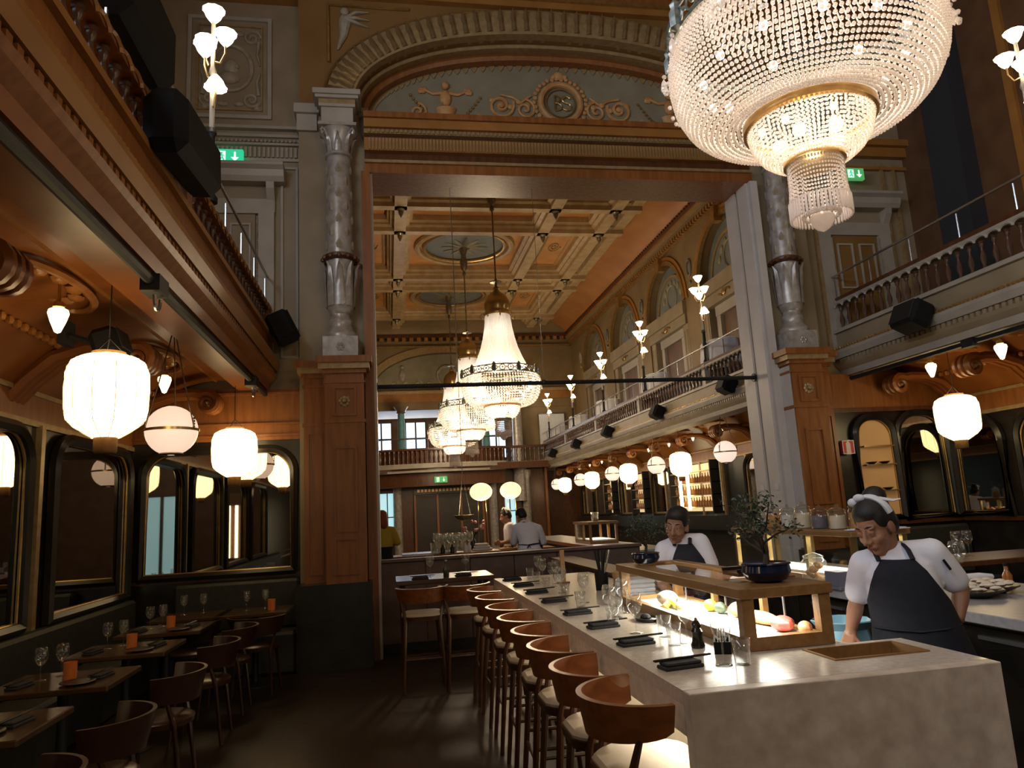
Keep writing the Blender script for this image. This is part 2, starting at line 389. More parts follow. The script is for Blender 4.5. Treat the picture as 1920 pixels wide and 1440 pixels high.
# ---- right wall, near and far
wr = sroot('wall_right')
B().box(XR, XR + .2, -7.3, YB, 0, 3.5).build('lower_wall', 'dark_wall', wr)
B().box(XR, XR + .2, -7.3, YB, 3.5, 9.9).build('upper_wall', 'door_brown', wr)
for y0 in (-1.5, 1.0, 3.5, 6.0):
    B().box(XR - .05, XR, y0, y0 + .12, 3.5, 9.6).box(XR - .05, XR, y0 + 1.2, y0 + 1.32, 3.5, 9.6).build('pilaster_strip', 'ochre', wr)
B().box(XR - .25, XR, 7.95, 8.5, 3.5, 9.8).build('dark_pier', 'curtain_dark', wr)

# ---- dividing wall with the proscenium opening
wm = sroot('wall_middle')
OL, OR_, OT = -0.14, 5.24, 6.13
def arch(x, cx=CX, hw=2.87, z0=7.1, rise=1.17, n=2.2):
    d = min(abs((x - cx) / hw), 1.0); return z0 + rise * (1 - d ** n) ** (1 / n)
b = B(); b.box(XL, -1.05, 9.3, YB, 0, 9.9); b.box(-1.05, OL, YM + .05, YB, 0, 7.1)
b.box(OR_, 6.1, YM + .05, YB, 0, 7.1); b.box(6.1, XR, 9.3, YB, 0, 9.9)
b.build('wall_panel', 'stone_paint', wm)
# spandrel cut by the arch
b = B(); xs = [CX - 2.87 * math.cos(PI * i / 48) for i in range(49)]
b.box(-1.05, xs[0], YM + .05, YB, 7.1, 9.9); b.box(xs[-1], 6.1, YM + .05, YB, 7.1, 9.9)
for i in range(48):
    x0, x1 = xs[i], xs[i + 1]; z0, z1 = arch(x0), arch(x1)
    b.add([(x0, YM + .05, z0), (x1, YM + .05, z1), (x1, YM + .05, 9.9), (x0, YM + .05, 9.9), (x0, 9.5, z0), (x1, 9.5, z1)], [(0, 1, 2, 3), (0, 4, 5, 1)])
b.build('spandrel', 'wall_olive', wm)
# mouldings of the lintel: (y front, z0, z1, colour)
for yf, z0, z1, m_, nm in ((9.02, 6.13, 6.26, 'mahogany', 'lintel_fascia'), (8.98, 6.26, 6.30, 'gilt_dull', 'lintel_bead'), (9.05, 6.30, 6.42, 'mahogany_dark', 'lintel_recess'),
                       (8.96, 6.42, 6.60, 'ochre', 'lintel_band'), (8.92, 6.64, 6.70, 'gilt_dull', 'lintel_moulding'), (9.0, 6.60, 6.64, 'mahogany_dark', 'lintel_groove'), (8.86, 6.70, 6.82, 'ochre', 'lintel_cornice'), (8.82, 6.82, 6.90, 'mahogany', 'lintel_cap')):
    B().box(-.2, 5.3, yf, YB, z0, z1).build(nm, m_, wm)
fl = B().prism([(0, 0), (.022, .0), (.022, .15), (.011, .165), (0, .15)], 'y', 8.945, 8.962).mesh('flute', 'gilt_dull')
for k in range(120): put(fl, 'flute', wm, (-.14 + k * .0447, 0, 6.43))
den = B().box(0, .035, 8.90, 8.925, 0, .045).mesh('dentil', 'gilt_dull')
for k in range(90): put(den, 'dentil', wm, (-.15 + k * .0602, 0, 6.648))
# lunette
b = B(); b2 = B()
for i in range(48):
    x0, x1 = xs[i], xs[i + 1]
    if abs(x0 - CX) > 2.86 or abs(x1 - CX) > 2.87: pass
    b.add([(x0, 9.48, 6.88), (x1, 9.48, 6.88), (x1, 9.48, arch(x1)), (x0, 9.48, arch(x0))], [(0, 1, 2, 3)])
b.build('lunette_panel', 'lunette_grey', wm)
# inner soffit mouldings of the arch (stepped bands following the arch)
def arch_band(k0, k1, y0, y1, m_, nm, par):
    bb = B(); rows = []
    for i in range(61):
        t = PI * i / 60; c, s = math.cos(t), math.sin(t)
        def P(k):
            d = abs(c) ** 1.0; hw = 2.87 + k; rise = 1.17 + k
            x = CX - hw * c; return x, 7.1 + rise * (max(0, 1 - abs(c) ** 2.2)) ** (1 / 2.2)
        xa, za = P(k0); xb, zb = P(k1)
        xm, zm = (xa + xb) / 2, (za + zb) / 2
        rows.append([(xa, y1, za), (xa, y0 + .03, za), (xm, y0, zm), (xb, y0 + .03, zb), (xb, y1, zb)])
    return bb.grid(rows).build(nm, m_, par, True)
arch_band(-.16, -.06, 9.30, 9.50, 'mahogany', 'arch_inner_moulding', wm)
arch_band(-.06, .0, 9.16, 9.50, 'gilt_dull', 'arch_bead', wm)
arch_band(.0, .36, 8.93, 9.15, 'gilt_dull', 'archivolt', wm)
arch_band(.36, .42, 8.98, 9.15, 'gilt', 'archivolt_fillet', wm)
lf = B(); lf.grid([[(-.055, .02, -.15), (0, -.03, -.15), (.055, .02, -.15)], [(-.05, .0, 0), (0, -.055, 0), (.05, .0, 0)], [(-.03, -.01, .1), (0, -.075, .11), (.03, -.01, .1)], [(-.01, -.03, .16), (0, -.07, .17), (.01, -.03, .16)]])
lfm = lf.mesh('arch_leaf', 'gilt_leaf', True)
for i in range(52):
    t = PI * (i + .5) / 52; c = math.cos(t); k = .19; hw, rise = 2.87 + k, 1.17 + k
    x = CX - hw * c; z = 7.1 + rise * (1 - abs(c) ** 2.2) ** (1 / 2.2)
    dz = .001; x2 = CX - hw * math.cos(t + dz); z2 = 7.1 + rise * (1 - abs(math.cos(t + dz)) ** 2.2) ** (1 / 2.2)
    ang = math.atan2(z2 - z, x2 - x)
    put(lfm, 'arch_leaf', wm, (x, 8.95, z), (0, -ang, 0), (1.15, 1, 1.0))
# scalloped lace hanging from the arch inside the lunette
sc = B().lathe([(.001, 0), (.05, .0)], 10, a0=0, a1=PI, M=RX(PI / 2)).mesh('scallop', 'relief_orange')
for i in range(58):
    t = PI * (i + 1) / 59.; c = math.cos(t); k = -.2; hw, rise = 2.87 + k, 1.17 + k
    x = CX - hw * c; z = 7.1 + rise * (1 - abs(c) ** 2.2) ** (1 / 2.2)
    put(B().prism([(-.05, .06), (.05, .06), (.035, 0), (0, -.045), (-.035, 0)], 'y', -.012, 0).mesh('scallop', 'gilt_dull') if i == 0 else bpy.data.meshes['scallop.001'], 'scallop', wm, (x, 9.475, z), (0, 0, 0))
# relief of the lunette: medallion with monogram, wreath, scrolls, garlands, figures
MX, MZ, LY = 2.65, 7.52, 9.46
ring = [(MX + .30 * math.cos(a), LY, MZ + .30 * math.sin(a)) for a in [2 * PI * i / 40 for i in range(40)]]
B().tube(ring, .045, 8, True).build('medallion_ring', 'relief_orange', wm, True)
B().tube([(MX + .22 * math.cos(2 * PI * i / 32), LY, MZ + .22 * math.sin(2 * PI * i / 32)) for i in range(32)], .012, 6, True).build('medallion_fillet', 'gilt', wm, True)
b = B()
for i in range(34):
    a = 2 * PI * i / 34; rr = .385 + .015 * (i % 2)
    b.sphere((MX + rr * math.cos(a), LY, MZ + rr * math.sin(a)), .035, 6, 4, (1, .5, 1))
b.build('wreath', 'relief_orange', wm, True)
b = B()   # monogram letters B and S interlaced
bx, bz = MX - .09, MZ - .12
b.tube([(bx, LY - .01, bz), (bx, LY - .01, bz + .24)], .011, 6)
b.tube([(bx, LY - .01, bz + .24)] + [(bx + .08 * math.sin(a), LY - .01, bz + .18 + .06 * math.cos(a)) for a in [PI * i / 8 for i in range(9)]], .011, 6)
b.tube([(bx + .10 * math.sin(a), LY - .01, bz + .06 + .06 * math.cos(a)) for a in [PI * i / 8 for i in range(9)]], .011, 6)
b.build('monogram_letter', 'gilt', wm)
b = B(); sx = MX + .08
b.tube([(sx + .06 * math.cos(a), LY - .02, MZ + .0 + .05 + .05 * math.sin(a)) for a in [.4 + 1.25 * PI * i / 10 for i in range(11)]] + [(sx + .065 * math.cos(a), LY - .02, MZ - .06 + .055 * math.sin(a)) for a in [PI * .5 - 1.3 * PI * i / 10 for i in range(11)]], .011, 6)
b.build('monogram_letter', 'gilt', wm)
B().sphere((MX, LY, MZ + .44), .07, 8, 6, (1.3, .5, 1)).sphere((MX - .09, LY, MZ + .42), .04, 6, 5).sphere((MX + .09, LY, MZ + .42), .04, 6, 5).build('crest', 'relief_orange', wm, True)
for s in (-1, 1):
    b = B()
    b.tube(spiral((MX + s * .54, LY, MZ - .12), .16, .02, PI * .5, s * 1.6, 22), .022, 6)
    b.tube(spiral((MX + s * .90, LY, MZ - .08), .20, .02, PI * .5 + s * 1.2, s * 1.7, 24), .024, 6)
    b.tube([(MX + s * .40, LY, MZ - .35), (MX + s * .6, LY, MZ - .38), (MX + s * .8, LY, MZ - .36), (MX + s * 1.05, LY, MZ - .33), (MX + s * 1.25, LY, MZ - .24)], .026, 6)
    b.tube([(MX + s * .45, LY, MZ + .1), (MX + s * .6, LY, MZ - .02), (MX + s * .72, LY, MZ + .06), (MX + s * .9, LY, MZ + .1)], .02, 6)
    for q in range(5): b.sphere((MX + s * (.5 + .13 * q), LY, MZ - .05 + .05 * math.sin(q * 2)), .045, 6, 5, (1, .5, 1))
    b.build('scroll_ornament', 'relief_orange', wm, True)
    gb = B()
    for x0, x1, zc in ((1.2, 1.62, .0), (1.78, 2.2, .0)):
        for q in range(12):
            t = q / 11.; gb.sphere((MX + s * (x0 + (x1 - x0) * t), LY, MZ + .03 - .38 * math.sin(PI * t * .5 if x0 < 1.5 else PI * (1 - t) * .5) + (0.0)), .022, 6, 4)
    gb.build('garland', 'gilt', wm, True)
    fx = MX + s * 1.70; fb = B()     # little standing figure on an urn
    fb.lathe([(.02, -.42), (.14, -.40), (.05, -.34), (.13, -.22), (.15, -.16), (.06, -.12)], 10, (fx, LY, MZ), sy=.5)
    fb.sphere((fx, LY, MZ + .0), .085, 8, 6, (1, .6, 1.5)).sphere((fx, LY - .01, MZ + .19), .06, 8, 6)
    fb.tube([(fx - .05, LY, MZ + .08), (fx - .18, LY, MZ + .06), (fx - .30, LY, MZ + .12)], [.03, .025, .02], 6)
    fb.tube([(fx + .05, LY, MZ + .08), (fx + .18, LY, MZ + .06), (fx + .30, LY, MZ + .12)], [.03, .025, .02], 6)
    for q in range(4): fb.sphere((fx - .36 + .02 * q, LY, MZ + .10 + .03 * (q % 2)), .04, 6, 4, (1, .5, 1)).sphere((fx + .36 - .02 * q, LY, MZ + .10 + .03 * (q % 2)), .04, 6, 4, (1, .5, 1))
    fb.build('cherub_figure', 'relief_orange', wm, True)
    sb = B().tube(spiral((fx + s * .40, LY, MZ - .22), .13, .02, PI * .5, s * 1.5, 18), .02, 6).tube([(fx + s * .28, LY, MZ - .30), (fx + s * .6, LY, MZ - .32), (fx + s * .75, LY, MZ - .26)], .022, 6)
    sb.build('scroll_ornament', 'relief_orange', wm, True)
# spandrel corner reliefs with gilt frames
for s in (-1, 1):
    x0 = CX + s * 3.20
    fr = B().tube([(x0, YM + .03, 7.75), (x0, YM + .03, 8.62), (CX + s * 2.1, YM + .03, 8.62)], .025, 6).build('spandrel_frame', 'gilt', wm)
    bb = B()
    xc, zc = x0 - s * .22, 8.36
    bb.sphere((xc, YM + .03, zc), .10, 8, 6, (.8, .4, 1.3)); bb.sphere((xc, YM + .02, zc + .16), .06, 8, 6, (1, .5, 1))
    for a in (-.9, -.3, .4): bb.tube([(xc, YM + .03, zc + .05), (xc - s * .15, YM + .02, zc + .1 + .12 * a), (xc - s * .33, YM + .03, zc + .18 * a + .1)], [.05, .04, .01], 6, flat=.6)
    bb.tube([(xc, YM + .03, zc), (xc + s * .02, YM + .03, zc - .2), (xc + s * .10, YM + .03, zc - .42)], [.08, .05, .015], 6, flat=.6)
    bb.build('spandrel_relief', 'relief_white', wm, True)
# upper cornice: gilt line, ochre band, dentil cornice
for yf, z0, z1, m_, nm in ((9.0, 8.72, 8.82, 'ochre', 'cornice_band'), (8.95, 8.82, 8.87, 'gilt', 'cornice_gilt_line'), (8.98, 8.87, 9.05, 'mahogany', 'cornice_frieze'), (8.70, 9.2, 9.35, 'ochre', 'cornice_shelf'), (8.60, 9.35, 9.5, 'gilt_dull', 'cornice_cap')):
    B().box(XL, XR, yf, 9.35, z0, z1).build(nm, m_, wm)
mod = B().prism([(8.98, 0), (8.98, .17), (8.72, .17), (8.74, .1), (8.9, .02)], 'x', 0, .12).mesh('modillion', 'ochre')
for k in range(46): put(mod, 'modillion', wm, (XL + .05 + k * .242, 0, 9.04))

# ---- left bay of the dividing wall: frieze, relief panel, door
for yf, z0, z1, m_, nm in ((9.22, 6.82, 6.86, 'stone_light', 'frieze_fillet'), (9.26, 6.72, 6.76, 'stone_light', 'frieze_moulding'), (9.27, 6.38, 6.42, 'stone_light', 'frieze_moulding'), (9.25, 6.60, 6.63, 'stone_light', 'frieze_moulding')):
    B().box(XL, -.95, yf, 9.32, z0, z1).build(nm, m_, wm)
fm = B().box(0, .03, 9.275, 9.302, 6.44, 6.58).mesh('frieze_flute', 'stone_light')
for k in range(34): put(fm, 'frieze_flute', wm, (-2.98 + k * .058, 0, 0))
bd = B().sphere((0, 0, 0), .021, 8, 5).mesh('frieze_bead', 'stone_light', True)
for k in range(38): put(bd, 'frieze_bead', wm, (-2.98 + k * .053, 9.27, 6.665))
def rect_frame(x0, x1, z0, z1, y, wd, th, m_, nm, par, axis='y'):
    bb = B()
    for (a0, a1, c0, c1) in ((x0, x1, z0, z0 + wd), (x0, x1, z1 - wd, z1), (x0, x0 + wd, z0 + wd, z1 - wd), (x1 - wd, x1, z0 + wd, z1 - wd)):
        if axis == 'y': bb.box(a0, a1, y - th, y, c0, c1)
        else: bb.box(y - th, y, a0, a1, c0, c1)
    return bb.build(nm, m_, par)
PXc, PZc = -1.95, 7.72
rect_frame(-2.5, -1.42, 6.98, 8.48, 9.3, .05, .04, 'stone_light', 'panel_frame', wm)
rect_frame(-2.38, -1.54, 7.10, 8.36, 9.3, .02, .025, 'gilt_dull', 'panel_fillet', wm)
B().tube([(PXc + .27 * math.cos(2 * PI * i / 32), 9.29, PZc + .33 * math.sin(2 * PI * i / 32)) for i in range(32)], .03, 8, True).build('relief_medallion', 'relief_white', wm, True)
B().sphere((PXc, 9.3, PZc + .02), .1, 10, 8, (1, .5, 1.2)).sphere((PXc - .02, 9.29, PZc - .14), .13, 10, 6, (1.1, .4, .7)).sphere((PXc + .08, 9.27, PZc + .02), .03, 6, 5).build('relief_profile', 'relief_white', wm, True)
b = B()
for sx_ in (-1, 1):
    for sz_ in (-1, 1):
        b.tube(spiral((PXc + sx_ * .27, 9.29, PZc + sz_ * .46), .12, .015, 0 if sx_ > 0 else PI, sx_ * sz_ * 1.6, 20), .022, 6)
        b.tube([(PXc + sx_ * .36, 9.29, PZc + sz_ * .4), (PXc + sx_ * .34, 9.29, PZc + sz_ * .2), (PXc + sx_ * .38, 9.29, PZc + sz_ * .05)], [.03, .022, .012], 6)
        b.sphere((PXc + sx_ * .1, 9.29, PZc + sz_ * .52), .05, 6, 5, (1.4, .5, .8)); b.sphere((PXc + sx_ * .33, 9.29, PZc + sz_ * .57), .035, 6, 5, (1, .5, 1))
b.build('relief_scroll', 'relief_white', wm, True)
def wall_door(n, cx, y, ztop, par_mat, sgn=-1):
    d = sroot('door_%d' % n, loc=(cx, y, 0))
    B().box(-.36, .36, -.03, .0, 3.6, ztop - .62).build('door_leaf', par_mat, d)
    for k in (-1, 1): rect_frame(k * .18 - .13, k * .18 + .13, 4.6, ztop - .75, -.03, .025, .02, 'stone_light', 'leaf_panel', d)
    b = B()
    for k in (-1, 1): b.box(k * .5 - .1, k * .5 + .1, -.06, 0, 3.6, ztop - .62)
    b.box(-.6, .6, -.06, 0, ztop - .62, ztop - .42).build('door_frame', 'stone_light', d)
    for k in (-1, 1):
        bb = B()
        for q in range(44): bb.sphere((k * .395, -.065, 4.3 + q * .03 * (ztop - 4.95) / 1.32), .013, 5, 4)
        bb.build('bead_moulding', 'relief_white', d, True)
        B().prism([(0, ztop - .62), (-.06, ztop - .6), (-.05, ztop - .45), (-.14, ztop - .3), (-.16, ztop - .22), (0, ztop - .22)], 'x', k * .56 - .05, k * .56 + .05).build('bracket', 'stone_light', d)
    B().prism([(0, ztop - .22), (-.16, ztop - .22), (-.2, ztop - .16), (-.22, ztop - .08), (-.28, ztop - .04), (-.28, ztop), (0, ztop)], 'x', -.74, .74).build('door_cornice', 'stone_light', d)
    return d
wall_door(1, -1.98, 9.3, 6.25, 'stone_paint')
wall_door(2, 7.0, 9.3, 6.05, 'wall_olive')
rect_frame(-1.30, -1.08, 3.7, 6.3, 9.3, .03, .03, 'stone_light', 'pilaster_panel', wm)
for x0 in (6.15, 6.35, 7.6, 7.8):
    B().box(x0, x0 + .05, 9.25, 9.3, 3.5, 6.6).build('wall_moulding', 'gilt_dull', wm)
for yf, z0, z1 in ((9.2, 6.7, 6.85), (9.12, 6.85, 6.95), (9.24, 6.5, 6.55)):
    B().box(6.1, XR, yf, 9.3, z0, z1).build('wall_cornice', 'ochre', wm)

# ---- pedestals, columns and entablature blocks
def pier(s):
    m = lambda x: CX + s * x        # x measured from the axis
    side = 'left' if s < 0 else 'right'
    def bx(nm, mt, a, b_, y0, y1, z0, z1, par):
        x0, x1 = sorted((m(a), m(b_))); return B().box(x0, x1, y0, y1, z0, z1).build(nm, mt, par)
    p = thing('pedestal', 'tall panelled mahogany pedestal under the column %s of the great opening' % side, 'pedestal', (0, 0, 0))
    front = 'mahogany'
    bx('plinth', 'black_frame', 2.76, 3.60, 8.66, 9.3, 0, .93, p)
    bx('shaft_block', front, 2.81, 3.27, 8.72, 9.28, .93, 3.38, p); bx('side_block', front, 3.27, 3.54, 8.98, 9.28, .93, 3.38, p)
    for z0, z1, e, mt in ((3.38, 3.43, .03, 'mahogany'), (3.43, 3.50, .07, 'gilt_dull'), (3.50, 3.58, .10, 'mahogany'), (2.78, 2.82, .015, 'mahogany'), (3.26, 3.29, .015, 'mahogany')):
        b = B(); x0, x1 = sorted((m(2.81 - e), m(3.27 + e))); b.box(x0, x1, 8.72 - e, 9.28, z0, z1); x0, x1 = sorted((m(3.27 + e), m(3.54 + e))); b.box(x0, x1, 8.98 - e, 9.28, z0, z1); b.build('pedestal_moulding', mt, p)
    x0, x1 = sorted((m(2.90), m(3.18)))
    rect_frame(x0, x1, 1.5, 2.5, 8.72, .03, .02, 'mahogany', 'panel_moulding', p); rect_frame(x0, x1, 1.02, 1.44, 8.72, .03, .02, 'mahogany', 'panel_moulding', p); rect_frame(x0, x1, 2.86, 3.22, 8.72, .03, .02, 'mahogany', 'panel_moulding', p)
    x0, x1 = sorted((m(3.32), m(3.50))); rect_frame(x0, x1, 1.02, 2.7, 8.98, .02, .015, 'mahogany', 'panel_moulding', p)
    if s > 0: B().box(m(2.81) - .006, m(2.81), 8.75, 9.04, .95, 3.36).build('side_face', 'reveal_paint', p)
    b = B()
    for k in range(8): b.sphere((m(3.04) + .05 * math.cos(k * PI / 4), 8.715, 3.04 + .05 * math.sin(k * PI / 4)), .028, 6, 4, (1, .5, 1))
    b.sphere((m(3.04), 8.705, 3.04), .03, 8, 6).build('rosette', 'gilt_dull', p, True)
    bb = B()
    for k in range(14):
        bb.sphere((m(2.84 + k * .031), 8.66, 3.46), .016, 5, 4)
    bb.build('bead_row', 'gilt_dull', p, True)
    c = thing('column', 'silvery relief column standing on the %s mahogany pedestal' % side, 'column', (m(3.08), 8.96, 3.58))
    B().box(-.21, .21, -.21, .21, 0, .27).build('base_block', 'silver_leaf', c)
    b = B()
    for k in range(6): b.sphere((.0 + .035 * math.cos(k * PI / 3), -.212, .135 + .035 * math.sin(k * PI / 3)), .02, 6, 4, (1, .5, 1))
    b.build('base_rosette', 'silver_leaf', c, True)
    B().lathe([(.20, .27), (.205, .31), (.19, .34), (.15, .38), (.13, .45), (.15, .5), (.12, .54), (.12, .58), (.14, .6), (.15, .64)], 24).build('base_moulding', 'silver_leaf', c, True)
    B().lathe([(.15, .64), (.175, .70), (.17, 1.0), (.165, 1.28)], 24).build('drum', 'silver_leaf', c, True)
    ac = B().grid([[(-.05, .0, 0), (0, -.012, 0), (.05, 0, 0)], [(-.055, -.01, .25), (0, -.03, .25), (.055, -.01, .25)], [(-.03, -.02, .48), (0, -.05, .5), (.03, -.02, .48)], [(-.008, -.055, .55), (0, -.075, .56), (.008, -.055, .55)]]).mesh('acanthus_leaf', 'silver_leaf', True)
    for k in range(9):
        a = 2 * PI * k / 9; put(ac, 'acanthus_leaf', c, (.172 * math.sin(a), -.172 * math.cos(a), .68), (0, 0, a))
    b = B().lathe([(.17, 1.28), (.215, 1.31), (.22, 1.34), (.17, 1.37)], 24)
    for k in range(12): b.sphere((.215 * math.cos(k * PI / 6), .215 * math.sin(k * PI / 6), 1.31), .03, 6, 4)
    b.build('collar', 'mahogany_dark', c, True)
    B().lathe([(.165, 1.37), (.163, 2.0), (.15, 2.68)], 24).build('shaft', 'silver_leaf', c, True)
    lf2 = B().grid([[(-.03, 0, -.05), (0, -.012, -.06), (.03, 0, -.05)], [(-.045, 0, 0), (0, -.02, 0), (.045, 0, 0)], [(-.015, 0, .05), (0, -.012, .07), (.015, 0, .05)]]).mesh('shaft_leaf', 'relief_white', True)
    for r_ in range(7):
        for k in range(5):
            a = 2 * PI * (k + .5 * (r_ % 2)) / 5; rr = .164 - .002 * r_
            put(lf2, 'shaft_leaf', c, (rr * math.sin(a), -rr * math.cos(a), 1.48 + r_ * .17), (0, 0, a))
    B().lathe([(.15, 2.68), (.175, 2.70), (.175, 2.73), (.15, 2.75), (.15, 2.82), (.19, 2.98), (.24, 3.05)], 24).build('capital_bell', 'silver_leaf', c, True)
    for k in range(8):
        a = 2 * PI * k / 8; put(ac, 'capital_leaf', c, (.15 * math.sin(a), -.15 * math.cos(a), 2.74), (0, 0, a), (.8, 1.2, .42))
    for k in range(4):
        a = PI / 4 + k * PI / 2
        B().tube([(x_ * math.sin(a), -x_ * math.cos(a), z_) for x_, z_ in ((.15, 2.9), (.22, 3.0), (.27, 3.03), (.29, 2.99), (.27, 2.96), (.25, 2.98))], .018, 6).build('volute', 'silver_leaf', c, True)
    B().box(-.24, .24, -.24, .24, 3.05, 3.09).build('abacus', 'silver_leaf', c)
    e = thing('entablature_block', 'moulded stone block carrying the arch above the %s column' % side, 'entablature', (m(3.08), 8.96, 6.67))
    B().box(-.20, .20, -.20, .34, 0, .22).build('frieze_block', 'stone_light', e)
    b = B()
    for z0, z1, q in ((.22, .26, .23), (.32, .36, .27), (.36, .43, .30)): b.box(-q, q, -q, .34, z0, z1)
    b.build('cornice_step', 'stone_light', e); B().box(-.23, .23, -.23, .34, .26, .32).build('dentil_course', 'gilt_dull', e)
    x0, x1 = sorted((m(3.36), m(3.62))); e2 = B().box(x0, x1, 9.05, 9.3, 6.72, 6.95).box(x0 - .03, x1 + .03, 9.0, 9.3, 6.95, 7.08).build('impost_moulding', 'stone_light', wm)
    x0, x1 = sorted((m(2.82), m(3.5)));
    # reveal facing of the opening
    xr0, xr1 = sorted((m(2.69), m(2.66)))
    rev = B()
    if s > 0:
        for yy in (9.16, 9.55): B().box(xr0 - .012, xr0, yy - .03, yy + .03, 1.72, 1.80).build('switch_plate', 'porcelain', wm)
    rev.box(xr0, xr1, 9.06, 9.34, 0.0, 6.13); rev.box(xr0, xr1, 9.42, 9.72, 0, 6.13); rev.build('reveal_panel', 'reveal_paint', wm)
    x0, x1 = sorted((m(2.69), m(2.80))); B().box(x0, x1, 8.98, 9.1, 0, 6.13).build('opening_frame', 'mahogany' if s < 0 else 'reveal_paint', wm)
pier(-1); pier(1)
# ============================================================ BALCONIES
bal_mesh = B().lathe([(.035, 0), (.035, .03), (.02, .05), (.018, .08), (.034, .14), (.030, .18), (.016, .24), (.014, .28), (.026, .30), (.026, .33), (.035, .335), (.035, .36)], 8).mesh('baluster', 'baluster_wood', True)
capm = B().tube([(0, .075 * math.cos(a), .075 * math.sin(a) * .7) for a in [PI * i / 8 for i in range(9)]], .014, 4).mesh('arcade_arch', 'stone_light')
post_mesh = B().tube([(0, 0, 0), (0, 0, .3)], .011, 6).mesh('rail_post', 'steel')
def balcony(name, label, xe, s, y0, y1, paint, nbal, ydir=None, warm=False, posts=.75, zoff=0):
    t = thing(name, label, 'balcony', (xe, 0, zoff))
    X = lambda d: s * d
    def bar(nm, mt, d0, d1, z0, z1, bev=0):
        x0, x1 = sorted((X(d0), X(d1))); return B().box(x0, x1, y0, y1, z0, z1).build(nm, mt, t)
    def prof(nm, mt, pts): return B().prism([(X(d), z) for d, z in pts], 'y', y0, y1).build(nm, mt, t)
    p2 = 'mahogany' if warm else 'stone_paint'
    prof('lower_fillet', 'soffit_wood' if warm else paint, [(.0, 3.28), (.35, 3.28), (.35, 3.36), (-.02, 3.36)])
    prof('lower_cyma', p2, [(-.02, 3.36), (.3, 3.36), (.3, 3.46), (-.10, 3.46), (-.08, 3.42)])
    bar('egg_course', 'mahogany', -.06, .3, 3.46, 3.52)
    prof('broad_band', paint, [(-.10, 3.52), (.3, 3.52), (.3, 3.64), (-.13, 3.64), (-.13, 3.60)])
    bar('leaf_course', 'gilt_dull', -.09, .3, 3.64, 3.69)
    bar('frieze', 'mahogany' if warm else 'stone_paint', -.04, .3, 3.69, 3.90)
    bar('base_rail', paint, -.08, .22, 3.90, 3.95)
    bar('top_rail', 'mahogany' if warm else 'mahogany_dark', .02, .22, 4.38, 4.44)
    bar('arcade_fascia', paint if not warm else 'mahogany', -.0, .12, 4.33, 4.38)
    bar('deck', p2, .3, 1.6, 3.46, 3.60)
    L = y1 - y0
    for k in range(nbal):
        y = y0 + (k + .5) * L / nbal
        put(bal_mesh, 'baluster', t, (X(.06), y, 3.95))
    pitch = L / nbal
    arcs = B()
    for k in range(nbal):
        y = y0 + (k + 1) * pitch
        arcs.add([(p[0] + X(-.03), p[1] * pitch / .15 + y, p[2] + 4.28) for p in B().tube([(0, .075 * math.cos(a), .075 * math.sin(a) * .7) for a in [PI * i / 6 for i in range(7)]], .014, 4).v], B().tube([(0, 0, i * .1) for i in range(7)], .014, 4).f)
    tag(arcs.build('arcade_arch', paint, t), kind='stuff')
    den = B(); n = int(L / .085)
    for k in range(n): den.box(*sorted((X(-.085), X(-.05))), y0 + k * .085, y0 + k * .085 + .05, 3.465, 3.515)
    tag(den.build('egg_moulding', p2, t), kind='stuff')
    den = B()
    for k in range(int(L / .06)): den.sphere((X(-.095), y0 + k * .06 + .03, 3.665), .022, 5, 4)
    tag(den.build('leaf_bead', 'gilt', t, True), kind='stuff')
    npst = int(L / posts)
    for k in range(npst + 1): put(post_mesh, 'rail_post', t, (X(.05), y0 + .05 + k * (L - .1) / npst, 4.44))
    B().tube([(X(.02), y0, 4.76), (X(.02), y1, 4.76)], .016, 8).build('hand_rail', 'steel', t, True)
    npan = max(1, int(L / 3.7))
    for k in range(npan + 1): B().box(*sorted((X(-.01), X(.17))), max(y0, y0 + k * L / npan - .07), min(y1, y0 + k * L / npan + .07), 3.95, 4.40).build('parapet_pier', paint if not warm else 'mahogany', t)
    return t
bL = balcony('balcony', 'dark balustraded balcony with moulded brown fascia along left side', -1.44, -1, -6.0, 9.28, 'ochre', 90, warm=True)
bR = balcony('balcony', 'near right balcony with pale moulded fascia, in front of the opening', 6.50, 1, -1.0, 9.28, 'stone_light', 60)
bF = balcony('balcony', 'long right balcony of the far hall seen through the opening', 6.50, 1, YB + .02, 29.95, 'stone_light', 118)

